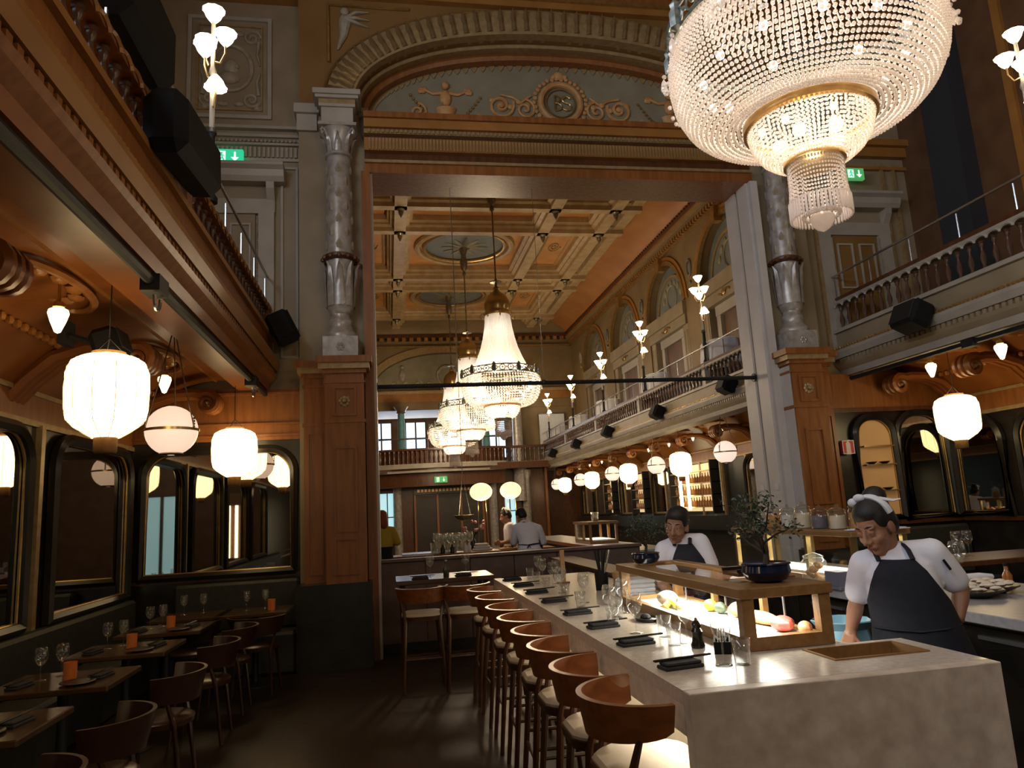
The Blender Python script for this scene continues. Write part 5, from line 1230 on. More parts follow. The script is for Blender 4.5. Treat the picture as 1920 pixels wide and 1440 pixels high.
t = thing('sauce_bottle', 'dark sauce bottle on the high table between the glasses', 'bottle', (.58, 7.85, 1.0)); B().lathe([(.03, 0), (.032, .08), (.012, .12), (.012, .15)], 12).build('bottle_body', 'bottle_dark', t, True); B().lathe([(.014, .15), (.014, .165)], 8).build('cap', 'bronze', t)

# ---- low partition between the rooms
pw = thing('partition', 'plum-brown panelled partition between the bar and the far hall', 'partition', (0, 0, 0))
for k in range(6): B().rbox(-.13 + k * .57, .435 + k * .57, 9.42, 9.50, .1, 1.08, .006).build('panel', 'panel_plum', pw)
B().box(-.13, 3.3, 9.44, 9.48, 0, .1).build('plinth', 'black_frame', pw); B().rbox(-.13, 3.3, 9.38, 9.54, 1.08, 1.12, .006).build('cap_rail', 'panel_plum', pw)
t = thing('side_partition', 'plum-brown counter front with a thin wooden ledge behind the bar', 'partition', (0, 0, 0))
for k in range(3): B().rbox(2.06, 2.10, 6.3 + k * 1.0, 7.28 + k * 1.0, .1, 1.0, .006).build('panel', 'panel_plum', t)
B().box(2.0, 2.3, 6.3, 9.3, 1.0, 1.03).build('ledge', 'mahogany_dark', t); B().box(2.06, 2.10, 6.3, 9.3, 0, .1).build('plinth', 'black_frame', t)

# ---- back counter at right with a second case
bc = thing('back_counter', 'grey stone back counter behind the near cook', 'counter', (0, 0, 0))
B().rbox(3.18, 4.35, 2.2, 7.2, .89, .95, .005).build('counter_top', 'counter_grey', bc)
for k in range(6): B().rbox(3.24, 3.27, 2.3 + k * .82, 3.1 + k * .82, .1, .86, .004).build('cupboard_door', 'black_frame', bc)
for k in range(6): B().box(3.22, 3.24, 2.5 + k * .82, 2.9 + k * .82, .80, .82).build('door_handle', 'steel', bc)
B().box(3.3, 4.3, 2.3, 7.2, 0, .89).build('carcass', 'black_frame', bc)
c2 = thing('back_display_case', 'long lit glass display case on the grey back counter', 'display case', (0, 0, 0))
QX0, QX1, QY0, QY1, QZ = 3.40, 3.86, 5.0, 6.9, .95
for y in (5.0, 5.62, 6.25, 6.86):
    for x in (QX0, QX1 - .04): B().box(x, x + .04, y, y + .04, QZ + .04, QZ + .36).build('post', 'brass', c2)
B().box(QX0, QX1, QY0, QY1, QZ, QZ + .04).build('base', 'case_wood', c2); B().box(QX0 + .05, QX1 - .05, QY0 + .05, QY1 - .05, QZ + .04, QZ + .06).build('ice_bed', 'white_led', c2)
B().rbox(QX0 - .02, QX1 + .02, QY0 - .02, QY1 + .02, QZ + .36, QZ + .40, .005).build('top_board', 'case_wood', c2)
B().box(QX0 + .01, QX0 + .014, QY0, QY1, QZ + .06, QZ + .36).build('front_pane', 'case_glass', c2); B().box(QX0, QX1, QY0 + .01, QY0 + .014, QZ + .06, QZ + .36).build('side_pane', 'case_glass', c2)
for i, (y, h, mt) in enumerate(((6.7, .11, 'porcelain'), (6.45, .15, 'bread'), (6.2, .15, 'porcelain'), (5.95, .17, 'whitefish'), (5.7, .14, 'grey_box'), (5.45, .14, 'whitefish'), (5.18, .17, 'bread'))):
    t = thing('storage_jar', 'lidded glass jar %s on the back display case' % ('with white powder, leftmost', 'of brown biscuits, second from left', 'of white sugar, third', 'of pale nuts, fourth', 'of grey tea, fifth', 'of pale rice crackers, sixth', 'of brown sticks with tall knob lid, rightmost')[i], 'jar', (3.60, y, QZ + .40), 0, 'storage jars on the back display case')
    B().lathe([(.001, 0), (.068, 0), (.072, .02), (.072, h - .02), (.06, h)], 16).build('glass_body', 'jar_glass', t, 'all'); B().lathe([(.001, .006), (.062, .006), (.062, h * .78), (.001, h * .8)], 14).build('contents', mt, t, True)
    B().lathe([(.066, h), (.07, h + .012), (.04, h + .03), (.012, h + .035), (.016, h + .055), (.001, h + .062)], 14).build('lid', 'jar_glass', t, 'all')
t = thing('paper_sheet', 'white paper sheets lying at the right end of the back case', 'paper', (3.62, 5.03, QZ + .405)); B().box(-.18, .18, -.16, .12, .0, .006, RZ(.2)).build('sheet', 'cloth_white', t); B().box(-.16, .18, -.14, .12, .006, .010, RZ(.35)).build('sheet', 'cloth_white', t)
t = thing('bread_jar', 'glass jar of golden bread on the back counter', 'jar', (3.28, 5.35, .95)); B().lathe([(.001, 0), (.09, 0), (.095, .03), (.095, .17), (.07, .2)], 18).build('glass_body', 'jar_glass', t, 'all')
for k in range(5): B().sphere((.03 * math.cos(k * 1.3), .03 * math.sin(k * 1.3), .04 + .025 * k), .04, 8, 6, (1, 1, .7)).build('bread_roll', 'bread', t, True)
B().lathe([(.075, .2), (.08, .215), (.02, .235), (.001, .24)], 14).build('lid', 'jar_glass', t, 'all')
t = thing('cup_stack', 'white cups in a dark tray on the back counter beside the cook', 'cups', (3.30, 4.95, .95)); B().rbox(-.14, .14, -.09, .09, 0, .03, .006).build('tray', 'grey_box', t); B().box(-.14, -.03, -.08, .08, .03, .13).build('box', 'grey_box', t)
for k in range(3): B().lathe([(.03, .03), (.038, .12), (.034, .12), (.001, .05)], 12, (.03 + .045 * (k % 2), -.04 + .04 * k, .0)).build('cup', 'porcelain', t, True)
for i, (x, y) in enumerate(((3.85, 4.25), (3.62, 4.12))):
    t = thing('oyster_dish', ['dark dish heaped with pale shells, right on the grey counter', 'dark dish heaped with pale shells, beside the cook'][i], 'dish', (x, y, .95)); B().lathe([(.06, 0), (.15, .045), (.145, .05), (.001, .02)], 20).build('dish', 'plate_dark', t, True)
    bb = B(); rnd = random.Random(i)
    for k in range(18): bb.sphere((rnd.uniform(-.09, .09), rnd.uniform(-.09, .09), .05 + rnd.uniform(0, .03)), .035, 6, 4, (1.2, .8, .4))
    tag(bb.build('shells', 'whitefish', t, True), kind='stuff')
wine_glass((4.05, 4.75, .95), 'large wine glass upright behind the shell dishes', None, 1.5)
t = thing('condiment_bottle', 'small brown condiment bottle at the right end of grey counter', 'bottle', (4.20, 4.5, .95)); B().lathe([(.03, 0), (.032, .07), (.014, .10), (.014, .13)], 12).build('bottle_body', 'bottle_amber', t, True); B().lathe([(.016, .13), (.016, .15)], 8).build('cap', 'black_plastic', t)
t = thing('folded_towel', 'folded white towel behind the shell dishes', 'towel', (3.98, 4.55, .95)); B().rbox(-.12, .12, -.08, .08, 0, .05, .012).build('cloth', 'cloth_white', t); B().rbox(-.11, .11, -.07, .07, .05, .085, .012).build('cloth', 'cloth_white', t)
for i, x in enumerate((5.3, 5.42)): wine_glass((x, 6.2, .98), ['left of two small glasses against the mirror wall', 'right of two small glasses against the mirror wall'][i], 'small glasses before mirror wall', 1.2)
t = thing('service_table', 'dark service table before the mirror wall at right', 'table', (0, 0, 0)); B().rbox(4.9, 6.6, 5.8, 6.5, .93, .98, .006).build('table_top', 'mahogany_dark', t)
for x in (5.0, 6.5):
    for y in (5.87, 6.43): B().tube([(x, y, .93), (x, y, 0)], .03, 8).build('leg', 'black_frame', t)
t = thing('waste_bag', 'pale blue plastic bag hanging open behind the display case', 'bag', (2.42, 3.75, .62))
b = B().lathe([(.10, 0), (.14, .08), (.15, .2), (.13, .3), (.155, .34), (.15, .345), (.12, .3), (.10, .1)], 18)
b.v = [(x * (1 + .08 * math.sin(9 * math.atan2(y, x) + z * 20)), y * (1 + .08 * math.cos(7 * math.atan2(y, x))), z) for x, y, z in b.v]; b.build('bag', 'blue_plastic', t, True)
B().box(-.12, .12, -.12, .12, -.62, .0).build('bin', 'black_plastic', t); B().tube([(-.2, -.1, .2), (-.08, -.12, .22)], .015, 6).build('tap_handle', 'steel', t)
# ============================================================ MIRRORS AND DARK PANELLING
def arched_pts(x0, x1, z0, z1, r, n=8):
    return [(x0, z0), (x1, z0)] + [(x1 - r + r * math.cos(PI / 2 * i / n), z1 - r + r * math.sin(PI / 2 * i / n)) for i in range(n + 1)] + [(x0 + r + r * math.cos(PI / 2 + PI / 2 * i / n), z1 - r + r * math.sin(PI / 2 + PI / 2 * i / n)) for i in range(n + 1)]
def mirror(label, x0, x1, z0, z1, r, y, axis='y', sgn=-1, face='mirror'):   # framed mirror; y = plane, sgn = side it looks to
    t = thing('wall_mirror', label, 'mirror', (0, 0, 0))
    P = arched_pts(x0, x1, z0, z1, r)
    to3 = (lambda p, d: (p[0], y + sgn * d, p[1])) if axis == 'y' else (lambda p, d: (y + sgn * d, p[0], p[1]))
    B().add([to3(p, .022) for p in P], [tuple(range(len(P)))]).build('mirror_glass', face, t)
    for w_, d0, mt, nm in ((.028, .035, 'gilt', 'gilt_fillet'), (.055, .05, 'black_frame', 'inner_frame')):
        off = .012 if mt == 'gilt' else .05
        cx_, cz_ = (x0 + x1) / 2, (z0 + z1) / 2
        Q = [(p[0] + (off if p[0] > cx_ else -off), p[1] + (off if p[1] > cz_ else -off)) for p in P]
        B().tube([to3(p, d0) for p in Q], w_ / 2 if mt == 'gilt' else w_, 6, True).build(nm, mt, t, True)
    return t
dado = sroot('trim_1', 'dark panelling of the left end bay')
B().box(XL, -1.03, 9.22, 9.3, 0, 2.66).build('back_board', 'black_frame', dado)
B().box(XL, -1.03, 9.2, 9.3, 2.66, 3.3).build('frieze_board', 'mahogany', dado)
for z in (2.70, 2.84, 3.22): B().box(XL, -1.03, 9.17, 9.3, z, z + .03).build('moulding', 'mahogany', dado)
B().box(XL, -1.03, 9.19, 9.3, 1.02, 1.06).build('dado_rail', 'mahogany_dark', dado)
mirror('wide round-cornered gilt mirror beside the left pedestal', -2.80, -1.18, 1.14, 2.50, .28, 9.22)
dl = sroot('trim_2', 'dark panelling of the left wall')
B().box(XL, XL + .05, -6, 9.2, 0, 2.6).build('back_board', 'black_frame', dl)
B().box(XL, XL + .08, -6, 9.2, .70, .74).build('dado_rail', 'gilt_dull', dl); B().box(XL, XL + .07, -6, 9.2, .84, .87).build('dado_rail', 'mahogany_dark', dl)
for i, (y0, y1) in enumerate(((7.15, 8.98), (4.75, 6.58), (2.35, 4.18), (-.05, 1.78))):
    mirror(('arched mirror on the left wall, next to the corner' if i == 0 else 'arched mirror on the left wall at the left picture edge' if i == 1 else 'third arched mirror on the left wall, out at the side' if i == 2 else 'fourth arched mirror on the left wall, out at the side'), y0, y1, .98, 2.48, .30, XL + .05, 'x', 1)
    B().box(XL, XL + .1, y1 + .25, y1 + .32, .75, 2.6).build('gilt_strip', 'gilt_dull', dl)
dr = sroot('trim_3', 'black panelling of the right end bay')
B().box(6.12, XR, 9.2, 9.3, 0, 2.78).build('back_board', 'black_frame', dr); B().box(6.12, XR, 9.17, 9.3, 2.78, 3.3).build('frieze_board', 'mahogany', dr); B().box(6.12, XR, 9.12, 9.3, 2.74, 2.80).build('moulding', 'mahogany_dark', dr)
B().box(6.12, XR, 9.14, 9.3, 1.16, 1.22).build('sill', 'mahogany_dark', dr)
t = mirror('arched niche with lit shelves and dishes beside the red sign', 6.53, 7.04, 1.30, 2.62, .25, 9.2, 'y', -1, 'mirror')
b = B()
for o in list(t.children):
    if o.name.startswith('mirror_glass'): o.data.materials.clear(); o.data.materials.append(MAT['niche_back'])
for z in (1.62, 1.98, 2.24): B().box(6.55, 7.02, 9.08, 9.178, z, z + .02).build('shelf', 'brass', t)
for z in (1.64, 2.0):
    for x in (6.66, 6.86): B().lathe([(.03, 0), (.075, .03), (.07, .034), (.001, .012)], 14, (x, 9.12, z)).build('dish', 'plate_dark', t, True)
mirror('narrow arched mirror right of the shelf niche', 7.18, 7.88, 1.28, 2.66, .33, 9.2)
dq = sroot('trim_4', 'black panelling of the near right wall')
B().box(XR - .05, XR, -1, 9.2, 0, 2.62).build('back_board', 'black_frame', dq); B().box(XR - .09, XR, -1, 9.2, 1.16, 1.22).build('sill', 'mahogany_dark', dq)
for i, (y0, y1) in enumerate(((8.30, 9.02), (7.15, 7.95), (6.0, 6.8), (4.85, 5.65))): mirror('arched mirror on the right wall, %s from the corner' % ('first', 'second', 'third', 'fourth')[i], y0, y1, 1.3, 2.5, .35, XR - .05, 'x', -1)
t = thing('banquette', 'dark upholstered bench against the mirror wall at right', 'bench', (0, 0, 0))
B().rbox(6.2, XR - .1, 8.55, 9.12, .0, .46, .03).build('seat', 'banquette', t); B().rbox(6.2, XR - .1, 9.0, 9.14, .46, 1.12, .03).build('back', 'banquette', t)

# ============================================================ LEFT DINING AREA
t = thing('banquette', 'long dark bench under the mirrors of the left wall', 'bench', (0, 0, 0))
B().rbox(XL + .06, XL + .55, -2, 9.1, 0, .45, .03).build('seat', 'banquette', t); B().rbox(XL + .06, XL + .2, -2, 9.1, .45, .88, .03).build('back', 'banquette', t)
t = thing('banquette', 'dark bench under the wide mirror of the left end bay', 'bench', (0, 0, 0))
B().rbox(XL + .6, -1.06, 8.7, 9.17, 0, .45, .03).build('seat', 'banquette', t); B().rbox(XL + .6, -1.06, 9.05, 9.18, .45, 1.0, .03).build('back', 'banquette', t)
def dining_table(loc, rz, label, w_=.72, d=.62, first=[None]):
    if first[0]: return dup(first[0], loc, rz, label)
    t = thing('dining_table', label, 'table', loc, rz, 'small wooden tables along the left bench'); first[0] = t
    B().rbox(-w_ / 2, w_ / 2, -d / 2, d / 2, .715, .75, .006).build('table_top', 'table_wood', t)
    B().lathe([(.035, .02), (.03, .5), (.035, .715)], 12).build('column', 'black_metal', t, True); B().lathe([(.20, 0), (.20, .012), (.05, .03)], 20).build('base', 'black_metal', t, True); return t
def dining_chair(loc, rz, label, first=[None]):
    if first[0]: return dup(first[0], loc, rz, label)
    t = thing('dining_chair', label, 'chair', loc, rz, 'curved-back chairs of the left dining area'); first[0] = t
    pr = arc(0, 0, .22, .22, 0, 2 * PI, 24)[:-1]
    B().grid([[(x * k, y * k, .44 + z) for x, y in pr] for k, z in ((.001, .03), (.9, .028), (1, .012), (.98, -.02), (.001, -.02))], closed_u=True).build('seat', 'chair_wood', t, True)
    rows = []
    for i in range(21):
        a = R(95) + R(170) * i / 20; f = math.sin(PI * i / 20) ** .5
        zb, zt = .56 + .03 * (1 - f), .74 
        rows.append([(.225 * math.cos(a), .225 * math.sin(a), zb), (.245 * math.cos(a), .245 * math.sin(a), zb), (.29 * math.cos(a), .29 * math.sin(a), zt), (.27 * math.cos(a), .27 * math.sin(a), zt), (.225 * math.cos(a), .225 * math.sin(a), zb)])
    B().grid(rows).build('backrest', 'chair_wood', t, True)
    for sx_, sy_ in ((1, 1), (1, -1)): B().tube([(.15 * sx_, .15 * sy_, .43), (.19 * sx_, .19 * sy_, 0)], [.018, .012], 7).build('leg', 'chair_wood', t, True)
    for sy_ in (1, -1): B().tube([(-.10, .21 * sy_, .6), (-.14, .17 * sy_, .43), (-.19, .19 * sy_, 0)], [.012, .018, .012], 7).build('leg', 'chair_wood', t, True)
    return t
def amber_glass(loc, label, first=[None]):
    if first[0]: return dup(first[0], loc, 0, label)
    t = thing('amber_glass', label, 'glass', loc, 0, 'amber candle glasses'); first[0] = t
    B().lathe([(.001, 0), (.036, 0), (.04, .11), (.037, .11), (.033, .012), (.001, .012)], 14).build('glass_body', 'amber', t, True); B().lathe([(.02, .012), (.02, .05), (.001, .055)], 8).build('candle', 'porcelain', t); return t
tw = ('nearest', 'second', 'third', 'fourth', 'fifth')
for i, y in enumerate((4.12, 5.20, 6.32, 7.36)):
    x = -2.04
    dining_table((x, y, 0), 0, '%s small wooden table along the left bench' % tw[i])
    dining_chair((-1.50, y + (.08 if i < 3 else -.12), 0), PI, 'curved-back chair at the %s left table' % tw[i])
    wine_glass((-2.2, y + .05, .75), 'clear wine glass nearer the bench on the %s left table' % tw[i]); wine_glass((-2.12, y + .16, .75), 'clear wine glass farther back on the %s left table' % tw[i])
    if i: amber_glass((-2.0, y - .02, .75), 'amber glass on the %s left table' % tw[i])
    napkin_set((-1.82, y, .75), R(80), 'black napkin on the aisle side of the %s left table' % tw[i]); napkin_set((-2.24, y - .12, .75), R(80), 'black napkin on the bench side of the %s left table' % tw[i])
    t = thing('plate', 'dark plate on the %s left table' % tw[i], 'plate', (-1.90, y - .16, .75)); B().lathe([(.04, 0), (.10, .012), (.098, .016), (.001, .006)], 20).build('dish', 'plate_dark', t, True); B().lathe([(.094, .0165), (.1, .0135), (.1, .0165)], 20, cap=False).build('rim', 'bronze', t)
dining_chair((-1.50, 3.30, 0), PI, 'curved-back chair in the left foreground before the first table')
for i, (x, l) in enumerate(((-2.05, 'left'), (-1.42, 'right'))):
    dining_table((x, 8.30, 0), 0, '%s table in front of the end bay bench' % l); wine_glass((x - .1, 8.35, .75), 'wine glass on the %s end bay table' % l); wine_glass((x + .08, 8.42, .75), 'second wine glass on the %s end bay table' % l)
amber_glass((-1.25, 8.25, .75), 'amber glass on the right end bay table')
dining_chair((-1.95, 7.85, 0), PI / 2 + PI * 0 + .1, 'curved-back chair before the left end bay table'); dining_chair((-1.34, 7.93, 0), PI / 2 - .1, 'curved-back chair before the right end bay table')
t = thing('low_cabinet', 'low wooden stool-bench beside the left pedestal base', 'cabinet', (-1.40, 8.0, 0)) if False else None
# ============================================================ FAR HALL CONTENTS
# lit back-bar niches, mirrors and dark piers along the far right wall
fr = sroot('trim_5', 'dark panelling of the far right wall')
B().box(XR - .05, XR, YB, 29.9, 0, 2.62).build('back_board', 'black_frame', fr); B().box(XR - .25, XR - .05, YB, 29.9, .9, 1.25).build('ledge', 'black_frame', fr)
for k in range(16): B().box(XR - .10, XR - .05, 10.2 + k * 1.24, 10.28 + k * 1.24, 1.25, 2.6).build('gilt_strip', 'gilt_dull', fr)
bt = None
for i, (y0, y1, lit) in enumerate(((10.6, 12.6, 0), (13.0, 15.2, 0), (16.6, 19.3, 2), (19.7, 21.1, 0), (21.4, 22.6, 1), (23.0, 24.3, 0), (24.6, 25.6, 1), (26.0, 27.4, 0), (27.8, 29.3, 0))):
    if not lit:
        mirror('dark arched mirror on the far right wall, %s from the opening' % tw[min(4, (0, 1, 1, 2, 2, 3, 3, 4, 5)[i])] if i < 8 else 'dark arched mirror on the far right wall, at the far end', y0, y1, 1.35, 2.5, .3, XR - .05, 'x', -1); continue
    t = thing('back_bar_shelf', ('brightly lit bottle shelves on the far right wall between two light tubes' if lit == 2 else 'smaller glowing shelf niche on the far right wall, %s' % ('nearer' if i == 4 else 'farther')), 'shelf', (0, 0, 0))
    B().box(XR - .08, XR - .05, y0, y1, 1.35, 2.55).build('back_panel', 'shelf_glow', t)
    for z in (1.45, 1.75, 2.05, 2.35): B().box(XR - .30, XR - .05, y0, y1, z, z + .02).build('shelf_board', 'brass', t)
    for y in (y0, y1 - .05): B().box(XR - .32, XR - .05, y, y + .05, 1.3, 2.6).build('side_frame', 'black_metal', t)
    if lit == 2:
        for y in (y0 + 1.35, y0 + 1.85): B().tube([(XR - .34, y, 1.4), (XR - .34, y, 2.55)], .045, 8).build('light_tube', 'led_tube', t, True)
    n = int((y1 - y0) / .16)
    for z in (1.47, 1.77, 2.07):
        for k in range(n):
            loc = (XR - .18, y0 + .12 + k * .16, z)
            g = 'bottles on the lit back-bar shelves'
            l = '%s bottle on the %s shelf of the %s lit niche' % (ORD[k], {1.47: 'lowest', 1.77: 'middle', 2.07: 'upper'}[z], {2: 'big', 1: 'nearer small' if i == 4 else 'farther small'}[lit])
            if bt: dup(bt, loc, 0, l)
            else:
                bt = thing('bottle', l, 'bottle', loc, 0, g); B().lathe([(.035, 0), (.037, .13), (.014, .18), (.013, .24)], 8).build('bottle_body', 'bottle_amber', bt, True)
# covered tables on the far balcony
def cloth_table(loc, label, first=[None]):
    if first[0]: return dup(first[0], loc, 0, label)
    t = thing('cloth_table', label, 'table', loc, 0, 'white-clothed tables on the far balcony'); first[0] = t
    n = 40; rows = []
    for k, z in ((.001, .76), (.97, .76), (1, .75), (1.04, .5), (1.10, .12)):
        rows.append([(.36 * k * (1 + (.04 * math.sin(9 * a) if z < .7 else 0)) * math.cos(a), .55 * k * (1 + (.04 * math.sin(9 * a) if z < .7 else 0)) * math.sin(a), z) for a in [2 * PI * i / n for i in range(n)]])
    B().grid(rows, closed_u=True).build('tablecloth', 'cloth_white', t, True)
    for sx_ in (-1, 1):
        for sy_ in (-1, 1): B().tube([(.2 * sx_, .35 * sy_, .75), (.2 * sx_, .35 * sy_, 0)], .02, 6).build('leg', 'black_metal', t)
    return t
for i, y in enumerate((13.9, 17.65, 21.9, 25.5, 28.7)): cloth_table((6.98, y, 4.14), 'white-clothed table on the far balcony, %s from the opening' % tw[i])
pf = sroot('trim_6', 'raised floor step of the far balcony'); B().box(6.75, XR, YB + .1, 29.9, 3.6, 4.0).build('step', 'mahogany_dark', pf)
# far bar
fb = thing('far_counter', 'far bar counter with a wooden edge, full of glassware', 'counter', (0, 0, 0))
B().rbox(.0, 2.75, 12.15, 12.75, .95, 1.0, .006).build('counter_top', 'mahogany', fb); B().box(.05, 2.7, 12.25, 12.7, 0, .95).build('counter_front', 'panel_plum', fb); B().rbox(.2, 1.1, 12.3, 12.9, 1.0, 1.02, .004).build('drip_tray', 'steel', fb)
fb2 = thing('far_side_counter', 'far side counter running back at the right, with lit case', 'counter', (0, 0, 0))
B().rbox(3.2, 4.0, 9.9, 17.0, .95, 1.0, .006).build('counter_top', 'counter_grey', fb2); B().box(3.3, 3.95, 10.0, 16.9, 0, .95).build('counter_front', 'panel_plum', fb2)
B().box(3.19, 3.22, 9.9, 17, .94, 1.0).build('edge_strip', 'mahogany', fb2)
t = thing('far_display_case', 'small lit display case on the far side counter', 'display case', (3.6, 12.6, 1.0))
B().box(-.25, .25, -.5, .5, 0, .05).build('base', 'case_wood', t); B().box(-.27, .27, -.52, .52, .33, .37).build('top_board', 'case_wood', t); B().box(-.22, .22, -.46, .46, .05, .07).build('ice_bed', 'white_led', t)
for x in (-.25, .21):
    for y in (-.5, -.05, .46): B().box(x, x + .04, y, y + .04, .05, .33).build('post', 'case_wood', t)
B().box(-.255, -.25, -.5, .5, .05, .33).build('front_pane', 'case_glass', t)
light('far_case_strip', 'AREA', (3.6, 12.6, 1.31), 5, (1.0, .9, .7), .1, .8)
for i in range(5): tumbler((3.5 + .05 * i, 12.2 + .2 * i, 1.37), '%s white dome jar on top of the far lit case' % ORD[i], 'jars on the far lit case', 1.6)
for i in range(34):
    rr = random.Random(i); k = i % 12; r_ = i // 12
    f = wine_glass if i % 2 else tumbler
    f((.72 + k * .055 + .01 * rr.random(), 12.30 + r_ * .09, 1.02), '%s clear glass in the %s row of glassware on the far bar' % (ORD[k], ('front', 'middle', 'back')[r_]), 'glassware crowd on the far bar', 1.3 + .3 * rr.random())
for i, (x, h, mt) in enumerate(((1.24, .16, 'porcelain'), (1.30, .16, 'porcelain'), (.86, .14, 'bottle_dark'), (1.02, .14, 'bottle_dark'))):
    t = thing('far_bottle', ('left white jar on the far bar', 'right white jar on the far bar', 'left small dark bottle on the far bar', 'right small dark bottle on the far bar')[i], 'bottle', (x, 12.22, 1.0)); B().lathe([(.035, 0), (.038, h * .6), (.015, h * .8), (.015, h)], 10).build('bottle_body', mt, t, True); B().lathe([(.017, h), (.017, h + .02)], 8).build('cap', 'bronze', t)
t = thing('napkin_heap', 'heap of white napkins on the far bar left of the cook', 'cloths', (1.55, 12.45, 1.0))
for k in range(3): B().rbox(-.16 + .02 * k, .16 - .03 * k, -.1, .1, .04 * k, .04 * k + .04, .012).build('folded_cloth', 'cloth_white', t)
t = thing('chopping_board', 'pale cutting board on the far bar before the cook', 'board', (2.05, 12.35, 1.0)); B().rbox(-.22, .22, -.12, .12, 0, .025, .004).build('board', 'wood_light', t)
for k in range(4): B().sphere((-.12 + .08 * k, .0, .045), .03, 8, 6, (1.3, 1, .6)).build('food_piece', 'bread', t, True)
t = thing('flower_vase', 'dark vase with pink blossoms behind the far bar', 'flowers', (1.45, 12.95, 1.0)); B().lathe([(.05, 0), (.07, .1), (.03, .2), (.045, .24)], 12).build('vase', 'bottle_dark', t, True)
b = B(); b2 = B(); rnd = random.Random(4)
for k in range(16):
    e = (rnd.uniform(-.25, .25), rnd.uniform(-.1, .1), rnd.uniform(.3, .5)); b.tube([(0, 0, .2), (e[0] * .5, e[1] * .5, e[2] * .8), e], .005, 4); b2.sphere(e, .03, 6, 4)
b.build('stem', 'leaf', t); tag(b2.build('blossoms', 'flower', t, True), kind='stuff'); B().box(-.08, .08, -.08, .08, -.02, 0).build('coaster', 'black_frame', t)
t = thing('pendant_hoop', 'unlit pendant on an A-shaped strap above the far bar', 'lamp', (1.42, 14.0, 1.85))
B().tube([(-.10, 0, -.25), (0, 0, .55), (.12, 0, -.25)], .008, 5).tube([(0, 0, .55), (0, 0, 7.74)], .006, 5).build('strap', 'steel', t); B().lathe([(.001, -.36), (.14, -.32), (.20, -.25), (.19, -.245), (.001, -.3)], 16).build('bowl', 'bronze', t, True)
for i, x in enumerate((.95, 2.12)):
    t = thing('hanging_wire', ['left thin steel wire holding the black cross rod from the lintel', 'right thin steel wire holding the black cross rod from the lintel'][i], 'wire', (x, 9.42, 3.35)); B().tube([(0, 0, 0), (0, 0, 2.79)], .004, 5).build('wire', 'steel', t); B().lathe([(.035, -.03), (.035, .0), (.01, .02)], 8).build('clamp', 'black_metal', t)
# dark lower front of the far end with doors and tall window
ed = sroot('trim_7', 'dark lower front under the far gallery')
B().box(XL, 6.4, 29.6, 29.7, 0, 3.3).build('front_board', 'mahogany_dark', ed)
for x in (-1.0, .35, 4.2, 5.6): B().lathe([(.18, 0), (.17, 2.9), (.24, 3.1), (.24, 3.25)], 12, (x, 29.45, 0)).build('half_column', 'silver_leaf', ed, True)
B().box(1.0, 3.8, 29.5, 29.6, 2.45, 2.75).build('name_board', 'black_frame', ed)
for k in range(18): B().box(1.15 + k * .145, 1.24 + k * .145, 29.485, 29.5, 2.55, 2.66).build('gilt_ornament', 'gilt', ed)
B().box(1.0, 3.8, 29.5, 29.6, 0, 2.4).build('dark_doorway', 'dark_wall', ed)
for x in (1.0, 1.9, 2.85, 3.75): B().box(x, x + .08, 29.42, 29.6, 0, 2.45).build('door_post', 'mahogany', ed)
for i, x in enumerate((-.05, 4.9)):
    wn = sroot('window_%d' % (9 + i), loc=(x, 29.55, .6)); w2 = .42 if i == 0 else .25
    B().box(-w2, w2, .0, .01, 0, 2.0).build('pane', 'day_pane', wn)
    b = B()
    for s_ in (-1, 1): b.box(s_ * w2 - .04, s_ * w2 + .04, -.04, .03, 0, 2.0)
    b.box(-w2, w2, -.04, .03, 1.96, 2.04).box(-w2, w2, -.04, .03, -.04, .04).build('window_frame', 'mahogany_dark', wn)
    B().box(-.02, .02, -.02, .0, 0, 2.0).box(-w2, w2, -.02, 0, 1.0, 1.04).build('glazing_bar', 'black_metal', wn)
B().box(6.4, 6.5, 29.4, 29.7, 0, 3.3).build('corner_post', 'mahogany', ed)
# side wall panel hanging beyond the end of the balcony
t = thing('roller_blind', 'pale blue blind over the end window of the far balcony', 'blind', (6.95, 29.85, 4.1)); B().box(-.55, .55, -.02, .02, 0, 1.5).build('cloth', 'cloth_white', t); B().tube([(-.6, 0, 1.52), (.6, 0, 1.52)], .04, 8).build('roller', 'steel', t); B().box(-.55, .55, -.03, .03, -.03, .02).build('bottom_bar', 'steel', t)

# front end of the room behind the camera, seen in the mirrors
dd = sroot('door_3', 'glazed street door in the front wall', loc=(1.4, -7.29, 0))
B().box(-.8, .8, 0, .01, .1, 2.7).build('pane', 'day_pane', dd)
b = B().box(-.9, -.8, 0, .08, 0, 2.8).box(.8, .9, 0, .08, 0, 2.8).box(-.05, .05, 0, .06, .1, 2.7).box(-.8, .8, 0, .08, 2.7, 2.8).box(-.8, .8, 0, .08, 0, .1); b.build('door_frame', 'mahogany_dark', dd)
t = thing('light_cabinet', 'dark cabinet with two light tubes at the front wall, seen only in mirrors', 'cabinet', (-.85, -7.1, 0))
B().box(-.4, .4, -.15, .1, 0, .6).build('base', 'mahogany_dark', t); B().box(-.4, .4, -.15, -.1, .6, 2.7).build('back', 'mahogany_dark', t); B().box(-.4, .4, -.15, .1, 2.3, 2.7).build('head', 'case_wood', t)
for x in (-.12, .12): B().box(x - .04, x + .04, -.05, .02, .6, 2.3).build('light_tube', 'led_tube', t)
lantern((-1.83, 1.2, 2.58), 'paper lantern at the left beside the camera, seen in mirrors', 3.42)
lantern((6.62, 3.6, 2.50), 'paper lantern at the right beside the camera, seen in mirrors', 3.42)
globe_lamp((6.62, 5.5, 2.53), 'globe lamp at the right beside the camera, seen in mirrors', 3.42)
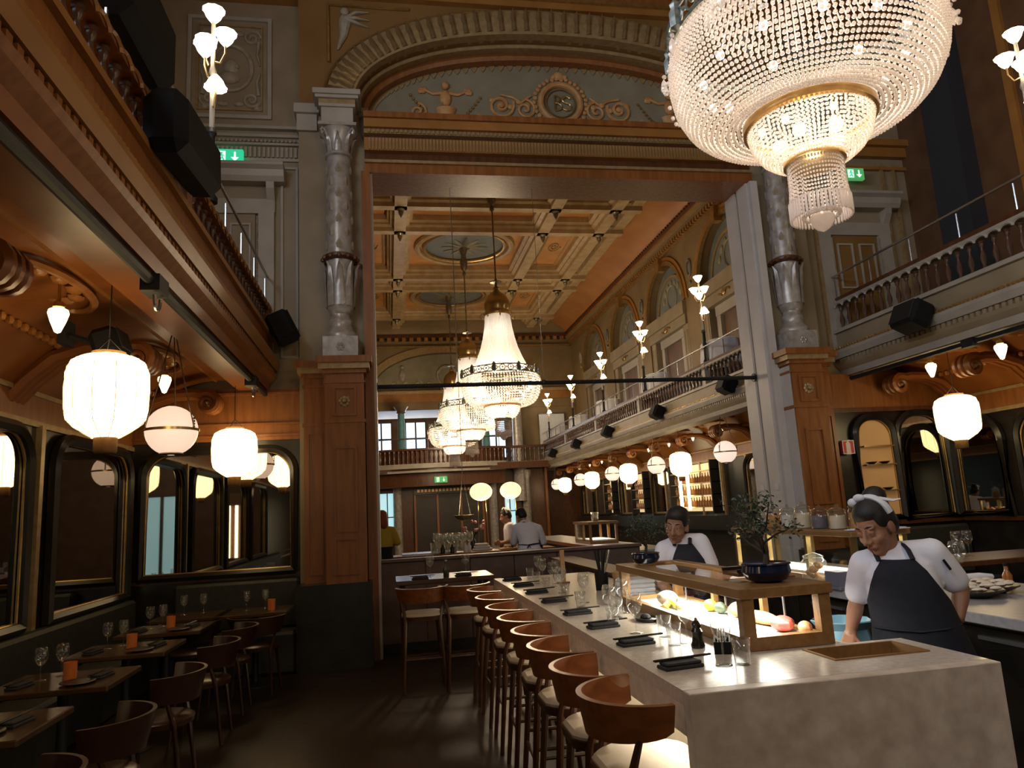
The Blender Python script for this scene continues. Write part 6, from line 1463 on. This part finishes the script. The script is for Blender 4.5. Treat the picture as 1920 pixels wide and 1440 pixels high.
# ============================================================ PEOPLE
def bake(o, voxel=None, smooth=0, solid=0.0):
    if voxel:
        m = o.modifiers.new('r', 'REMESH'); m.mode = 'VOXEL'; m.voxel_size = voxel; m.use_smooth_shade = True
    if smooth:
        m = o.modifiers.new('s', 'SMOOTH'); m.factor = .5; m.iterations = smooth
    if solid:
        m = o.modifiers.new('t', 'SOLIDIFY'); m.thickness = solid; m.offset = 1
    dg = bpy.context.evaluated_depsgraph_get(); me = bpy.data.meshes.new_from_object(o.evaluated_get(dg))
    mats = [s for s in o.data.materials]; o.modifiers.clear(); old = o.data; o.data = me
    if not me.materials:
        for s in mats: me.materials.append(s)
    me.polygons.foreach_set('use_smooth', [True] * len(me.polygons)); bpy.data.meshes.remove(old); return o
def limb(b, pts, rs, n=12):
    P = [Vector(p) for p in pts]
    for p, r in zip(P, rs): b.sphere(tuple(p), r, n, 8)
    for i in range(len(P) - 1):
        k = 5; b.tube([tuple(P[i].lerp(P[i + 1], t / k)) for t in range(k + 1)], [rs[i] + (rs[i + 1] - rs[i]) * t / k for t in range(k + 1)], n)
def loft(b, secs, psi=0.0, n=22):
    rows = []
    for (a, bb, z, w, d) in secs:
        rows.append([(a + w * math.cos(t) * math.cos(psi) - d * math.sin(t) * math.sin(psi), bb + w * math.cos(t) * math.sin(psi) + d * math.sin(t) * math.cos(psi), z) for t in [2 * PI * i / n for i in range(n)]])
    a, bb, z, w, d = secs[0]; rows.insert(0, [(a, bb, z - .001)] * n); a, bb, z, w, d = secs[-1]; rows.append([(a, bb, z + .001)] * n)
    b.grid(rows, closed_u=True)
def hand(b, wrist, dirv, side, curl=.6, s=1.0):
    d = Vector(dirv).normalized(); sd = Vector(side); sd = (sd - d * sd.dot(d)).normalized(); nrm = d.cross(sd); w = Vector(wrist)
    pc = w + d * .045 * s
    for k in (-1.5, -.5, .5, 1.5): limb(b, [w + sd * .010 * k * s, w + d * .078 * s + sd * .0175 * k * s], [.016 * s, .0125 * s], 8)
    for k, L in ((-1.5, .055), (-.5, .075), (.5, .08), (1.5, .07)):
        p = w + d * .078 * s + sd * .0185 * k * s; a1 = curl * .7; q1 = p + (d * math.cos(a1) + nrm * math.sin(a1)) * L * .45 * s; a2 = curl * 1.6; q2 = q1 + (d * math.cos(a2) + nrm * math.sin(a2)) * L * .33 * s; a3 = curl * 2.2; q3 = q2 + (d * math.cos(a3) + nrm * math.sin(a3)) * L * .25 * s
        limb(b, [p, q1, q2, q3], [.0098 * s, .009 * s, .008 * s, .007 * s], 8)
    t0 = w + d * .02 * s + sd * .022 * s; t1 = t0 + (sd * .8 + d * .7 + nrm * .3).normalized() * .04 * s; t2 = t1 + (d + nrm * .5).normalized() * .03 * s
    limb(b, [t0, t1, t2], [.014 * s, .011 * s, .009 * s], 8)
def person(label, origin, f, head, torso, arms, psi=0.0, vox=.007, shirt='shirt', skin='skin', hairmat='hair', apron=None, hm=None, sleeve=True, look=None, hs=1.0, band=None, bun=False, closed=False):
    """joints are (a, b, z): a to the picture's right, b towards the camera"""
    f = Vector((f[0], f[1])).normalized(); r = (-f.y, f.x)   # r = picture-right when f points to the camera
    t = thing('person', label, 'person', (origin[0], origin[1], 0)); t.rotation_euler = (0, 0, 0)
    FR = Matrix(((r[0], f.x, 0, 0), (r[1], f.y, 0, 0), (0, 0, 1, 0), (0, 0, 0, 1)))
    hc, yaw, pit, tilt = head
    # head frame: x right ear, y forward, z up
    H = Matrix.Translation(hc) @ RZ(yaw) @ RX(-pit) @ RY(tilt) @ SC(hs, hs, hs)
    body = B()
    hb = B()
    def E(c, s): hb.sphere(c, 1, 16, 12, s)
    E((0, -.015, .03), (.074, .095, .092)); E((0, .028, -.03), (.060, .062, .085)); E((0, .032, -.075), (.047, .050, .040)); hb.sphere((0, .066, -.098), .021, 10, 8)
    for k in (-1, 1):
        E((k * .036, .052, -.032), (.028, .034, .030)); E((k * .030, .074, .026), (.025, .016, .009)); E((k * .075, -.008, -.012), (.011, .022, .033)); E((k * .031, .0775, .0115 - (.004 if closed else 0)), (.017, .0135, .006 + (.004 if closed else 0))); E((k * .031, .0765, -.0055), (.016, .0125, .0055)); hb.sphere((k * .013, .100, -.036), .0105, 8, 6)
    limb(hb, [(0, .086, .012), (0, .099, -.012), (0, .110, -.032)], [.009, .010, .0135], 8)
    E((0, .090, -.0605), (.020, .010, .0055)); E((0, .088, -.0735), (.018, .010, .006)); E((0, .083, -.067), (.027, .012, .014))
    body.add(hb.v, hb.f, H)
    nb = torso['neck']
    limb(body, [tuple(H @ Vector((0, -.03, -.05))), tuple((H @ Vector((0, -.03, -.09))).lerp(Vector(nb), .5)), nb], [.052, .050, .058], 14)
    loft(body, [(a, bb, z, w - .02, d - .02) for (a, bb, z, w, d) in torso['secs']], psi)
    for arm in arms:
        S_, E_, W_ = arm['j']; limb(body, [S_, tuple(Vector(S_).lerp(Vector(E_), .5)), E_, tuple(Vector(E_).lerp(Vector(W_), .35)), W_], [.052, .047, .038, .039, .025])
        hand(body, W_, arm['hd'], arm['hside'], arm.get('curl', .7))
    if torso.get('legs', True):
        a, bb, z, w, d = torso['secs'][0]; fd = torso.get('facing', 1)
        for k in (-1, 1):
            hx = a + k * .085 * math.cos(psi); limb(body, [(hx, bb, z), (hx + .01 * k, bb + .01, .48), (hx + .01 * k, bb - .01 * fd, .08)], [.085, .058, .040]); limb(body, [(hx + .01 * k, bb - .02 * fd, .045), (hx + .02 * k, bb + .14 * fd, .03)], [.042, .028])
    o = body.build('body', skin, t); bake(o, vox, 3)
    parts = [o]
    # hair
    h = B(); h.sphere((0, -.022, .074), 1, 20, 14, (.080, .099, .064)); h.sphere((0, -.030, .035), 1, 20, 14, (.083, .090, .085)); h.sphere((0, -.055, -.005), 1, 16, 12, (.077, .062, .075))
    for k in (-1, 1): h.sphere((k * .052, -.012, .045), 1, 14, 10, (.032, .062, .060))
    if bun: h.sphere((.0, -.085, .115), 1, 14, 10, (.058, .055, .050))
    if hm == 'long': h.sphere((0, -.07, -.06), 1, 14, 10, (.075, .05, .10))
    h2 = B().add(h.v, h.f, H); o = h2.build('hair', hairmat, t); bake(o, vox, 6); parts.append(o)
    eb = B()
    for k in (-1, 1): eb.tube([(k * .014, .089, .030), (k * .030, .088, .036), (k * .046, .075, .032)], [.003, .004, .002], 5)
    parts.append(B().add(eb.v, eb.f, H).build('eyebrow', hairmat, t, True))
    for k in (-1, 1):
        e = B().sphere((k * .031, .0765, .0035), .0112, 10, 8); o = B().add(e.v, e.f, H).build('eye', 'eye_white', t, True); parts.append(o)
        e = B().sphere((k * .031 - .001, .0842, .0025), .0052, 8, 6); parts.append(B().add(e.v, e.f, H).build('iris', 'hair', t, True))
    lp = B()
    lp.tube([(-.021, .092, -.066), (-.008, .101, -.0605), (0, .1015, -.0625), (.008, .101, -.0605), (.021, .092, -.066)], [.002, .0045, .004, .0045, .002], 6); lp.tube([(-.019, .091, -.068), (0, .0985, -.0745), (.019, .091, -.068)], [.002, .0062, .002], 6)
    parts.append(B().add(lp.v, lp.f, H).build('lips', 'lips', t, True))
    if band:
        c = B(); c.tube([(.088 * math.cos(q), -.03 + .0 * q, .05 + .09 * math.sin(q)) for q in [PI * i / 14 for i in range(15)]], [.012] * 15, 6, flat=1.6); c.sphere((-.02, -.01, .145), 1, 10, 8, (.032, .02, .02)); c.sphere((-.055, .0, .13), 1, 10, 8, (.028, .018, .022)); c.tube([(.06, -.04, .12), (.10, -.07, .09), (.125, -.09, .085)], [.016, .012, .004], 6, flat=.5)
        parts.append(B().add(c.v, c.f, H).build('hair_scarf', 'cloth_white', t, True))
    # shirt with short sleeves
    sb = B(); loft(sb, torso['secs'], psi)
    for arm in arms:
        S_, E_, W_ = arm['j']; k = arm.get('sl', .75); Q = tuple(Vector(S_).lerp(Vector(E_), k)); limb(sb, [torso['secs'][-2][:2] + (torso['secs'][-2][2],), S_], [.06, .068]); limb(sb, [S_, tuple(Vector(S_).lerp(Vector(E_), k * .5)), Q], [.070, .070, .066], 16)
    o = sb.build('shirt', shirt, t); bake(o, .009, 4); parts.append(o)
    cb = B(); cr = [(nb[0] + .068 * math.cos(q), nb[1] - .005 + .066 * math.sin(q), nb[2] + .012 - .035 * max(0, math.sin(q)) * torso.get('facing', 1)) for q in [2 * PI * i / 18 for i in range(18)]]
    parts.append(cb.tube(cr, .016, 6, True).build('collar', shirt, t, True))
    if apron:
        ab = B(); rows = []
        for (a, bb, z, w, d, half) in apron['secs']:
            rows.append([(a + (w + .014) * math.sin(q) * math.cos(psi) - (d + .014) * math.cos(q) * math.sin(psi) * apron.get('side', 1), bb + (w + .014) * math.sin(q) * math.sin(psi) + (d + .014) * math.cos(q) * math.cos(psi) * apron.get('side', 1), z) for q in [-half + 2 * half * i / 16 for i in range(17)]])
        o = ab.grid(rows).build('apron', apron.get('mat', 'apron'), t); bake(o, None, 0, .006); parts.append(o)
        for q in apron.get('straps', ()): parts.append(B().tube(q, .013, 6, flat=.45).build('apron_strap', apron.get('mat', 'apron'), t, True))
        if apron.get('belt'):
            parts.append(B().tube([(p[0], p[1], p[2]) for p in apron['belt']], .012, 6, flat=.5).build('apron_tie', apron.get('mat', 'apron'), t, True))
    if torso.get('skirt'):
        o = B(); loft(o, torso['skirt'], psi); parts.append(o.build('trousers', torso.get('skirtmat', 'apron'), t, True))
    for p in parts: p.data.transform(FR)
    return t

# the near cook: leaning, looking down to the left, one hand on her hip
person('smiling woman in white short-sleeved shirt and black apron looking down, white bow in hair', (2.42, 3.30), (-.6, -.8),
       head=((-.030, .070, 1.472), R(36), R(24), R(-5)),
       torso=dict(neck=(.004, .03, 1.325), secs=[(.10, .0, .86, .185, .135), (.085, .0, 1.0, .172, .125), (.065, .005, 1.12, .165, .128), (.05, .01, 1.22, .165, .125), (.045, .01, 1.29, .150, .10), (.035, .015, 1.335, .11, .075), (.015, .02, 1.36, .065, .06)],
                  skirt=[(.10, 0, .05, .14, .11), (.10, 0, .5, .17, .13), (.10, .0, .88, .19, .14), (.09, 0, .98, .18, .13)]),
       arms=[dict(j=((-.105, .0, 1.285), (-.165, -.06, 1.10), (-.205, .07, .965)), hd=(-.2, .5, -.6), hside=(1, .2, 0), curl=.5), dict(j=((.195, -.02, 1.335), (.300, -.10, 1.155), (.268, -.01, 1.035)), hd=(-.8, -.35, -.5), hside=(.3, .3, 1), curl=.4)],
       apron=dict(secs=[(.045, .015, 1.315, .10, .095, .62), (.05, .01, 1.26, .155, .11, .70), (.055, .01, 1.2, .165, .122, .88), (.065, .005, 1.12, .168, .128, 1.25), (.085, .0, 1.0, .175, .128, 1.5), (.10, 0, .86, .20, .14, 1.5), (.10, 0, .5, .20, .15, 1.45)],
                  straps=[[(-.035, .115, 1.31), (-.05, .085, 1.355), (-.04, .03, 1.385), (0, -.03, 1.395)], [(.11, .115, 1.315), (.095, .085, 1.36), (.075, .03, 1.385), (.02, -.03, 1.395)]],
                  belt=[(-.09, .10, 1.0), (.0, .142, .995), (.10, .148, .99), (.2, .12, 1.0), (.27, .03, 1.01)]),
       vox=.0050, bun=True, band=True, hs=1.04, closed=True)
o = bpy.data.objects['person']
pen = B().tube([(.238, .042, 1.305), (.262, .032, 1.258)], .006, 6); fx, fy = -.6, -.8
pen.v = [(-fy * a + fx * b_, fx * a + fy * b_, z) for a, b_, z in pen.v]; pen.build('sleeve_pen', 'black_plastic', o)
# the cook behind the case, looking over
person('woman cook in white shirt and dark apron behind display case, looking towards camera', (2.08, 5.0), (-.384, -.923),
       head=((-.045, .05, 1.475), R(16), R(12), R(10)),
       torso=dict(neck=(-.02, .015, 1.325), secs=[(.03, -.06, .9, .16, .12), (.02, -.04, 1.05, .150, .115), (.0, -.01, 1.18, .15, .12), (-.015, 0, 1.27, .145, .11), (-.02, 0, 1.325, .125, .085), (-.02, .0, 1.36, .075, .06), (-.02, .005, 1.372, .055, .055)],
                  skirt=[(.03, -.06, .05, .13, .1), (.03, -.06, .5, .16, .12), (.03, -.06, .95, .165, .125)]),
       arms=[dict(j=((-.145, .01, 1.305), (-.185, .04, 1.08), (-.10, .16, 1.0)), hd=(.6, .5, -.2), hside=(0, .2, 1)), dict(j=((.105, -.01, 1.345), (.175, .0, 1.14), (.16, .15, 1.04)), hd=(0, 1, -.2), hside=(-1, 0, .2))],
       apron=dict(secs=[(-.018, 0, 1.345, .06, .09, .7), (-.018, 0, 1.28, .135, .112, .62), (.0, -.01, 1.18, .152, .122, .95), (.02, -.04, 1.05, .155, .118, 1.4), (.03, -.06, .9, .17, .125, 1.45), (.03, -.06, .5, .17, .13, 1.4)],
                  straps=[[(-.07, .10, 1.34), (-.08, .06, 1.375), (-.05, -.02, 1.40)], [(.035, .10, 1.345), (.04, .06, 1.38), (.01, -.02, 1.40)]]), vox=.007, hm='long', psi=R(-14))
# far cooks
person('woman seen from behind leaning over the far bar, white shirt, dark apron strings', (2.2, 11.62), (-.18, -.98),
       head=((-.10, -.10, 1.535), R(180 - 30), R(35), R(0)),
       torso=dict(neck=(-.05, -.06, 1.42), facing=-1, secs=[(.02, .06, .85, .19, .13), (.0, .04, 1.0, .185, .13), (-.0, .0, 1.14, .165, .12), (-.01, -.03, 1.27, .185, .125), (-.01, -.05, 1.37, .18, .10), (-.03, -.06, 1.42, .12, .075), (-.05, -.06, 1.44, .06, .06)],
                  skirt=[(.02, .06, .05, .15, .12), (.02, .06, .5, .185, .14), (.02, .06, .9, .195, .14), (.0, .05, 1.04, .19, .136)], skirtmat='shirt'),
       arms=[dict(j=((-.18, -.05, 1.36), (-.24, -.14, 1.14), (-.27, -.33, 1.06)), hd=(0, -1, -.1), hside=(1, 0, 0), sl=1.0), dict(j=((.165, -.05, 1.33), (.23, -.12, 1.12), (.20, -.32, 1.05)), hd=(0, -1, -.1), hside=(-1, 0, 0), sl=1.0)],
       apron=dict(mat='apron_blue', side=-1, secs=[(-.01, -.04, 1.3, .14, .12, .8), (0, 0, 1.14, .17, .12, 1.3), (.02, .06, .85, .19, .13, 1.4), (.02, .06, .5, .19, .14, 1.4)], belt=[(-.17, .06, 1.10), (-.08, .15, 1.10), (.0, .165, 1.09), (.03, .17, 1.03), (.0, .165, 1.09), (-.03, .17, 1.03), (.0, .165, 1.09), (.08, .15, 1.10), (.17, .06, 1.10)]), vox=.010)
person('woman cook in profile with white hair band behind the far bar', (2.12, 12.98), (-.16, -.98),
       head=((-.06, .02, 1.545), R(80), R(15), 0),
       torso=dict(neck=(-.01, .0, 1.41), secs=[(.02, 0, .85, .15, .17), (.02, 0, 1.05, .13, .16), (.02, 0, 1.2, .13, .16), (.01, 0, 1.32, .12, .17), (.0, 0, 1.39, .09, .13), (.0, 0, 1.43, .055, .06)],
                  skirt=[(.02, 0, .05, .12, .13), (.02, 0, .5, .14, .16), (.02, 0, .95, .155, .175)]),
       arms=[dict(j=((.01, .17, 1.36), (.03, .2, 1.12), (-.16, .18, 1.08)), hd=(-1, 0, 0), hside=(0, 0, 1)), dict(j=((.01, -.17, 1.36), (.03, -.2, 1.12), (-.16, -.18, 1.08)), hd=(-1, 0, 0), hside=(0, 0, 1))], vox=.010, band=True)
person('red-haired person in yellow top standing behind the left pedestal edge', (-.12, 11.5), (.01, -1),
       head=((.0, .0, 1.62), R(150), R(5), 0),
       torso=dict(neck=(.0, 0, 1.49), facing=-1, secs=[(0, 0, .9, .17, .12), (0, 0, 1.05, .155, .115), (0, 0, 1.25, .17, .12), (0, 0, 1.4, .175, .11), (0, 0, 1.47, .12, .08), (0, 0, 1.51, .06, .06)],
                  skirt=[(0, 0, .05, .13, .11), (0, 0, .5, .165, .13), (0, 0, 1.0, .17, .125), (0, 0, 1.2, .175, .125)]),
       arms=[dict(j=((-.17, 0, 1.43), (-.22, .02, 1.2), (-.16, -.18, 1.12)), hd=(0, -1, 0), hside=(1, 0, 0), sl=.9), dict(j=((.17, 0, 1.43), (.24, -.02, 1.25), (.15, -.15, 1.42)), hd=(-.3, -.6, .6), hside=(-1, 0, 0), sl=.9)], shirt='shirt_yellow', skin='skin_light', hairmat='hair_red', hm='long', vox=.010)
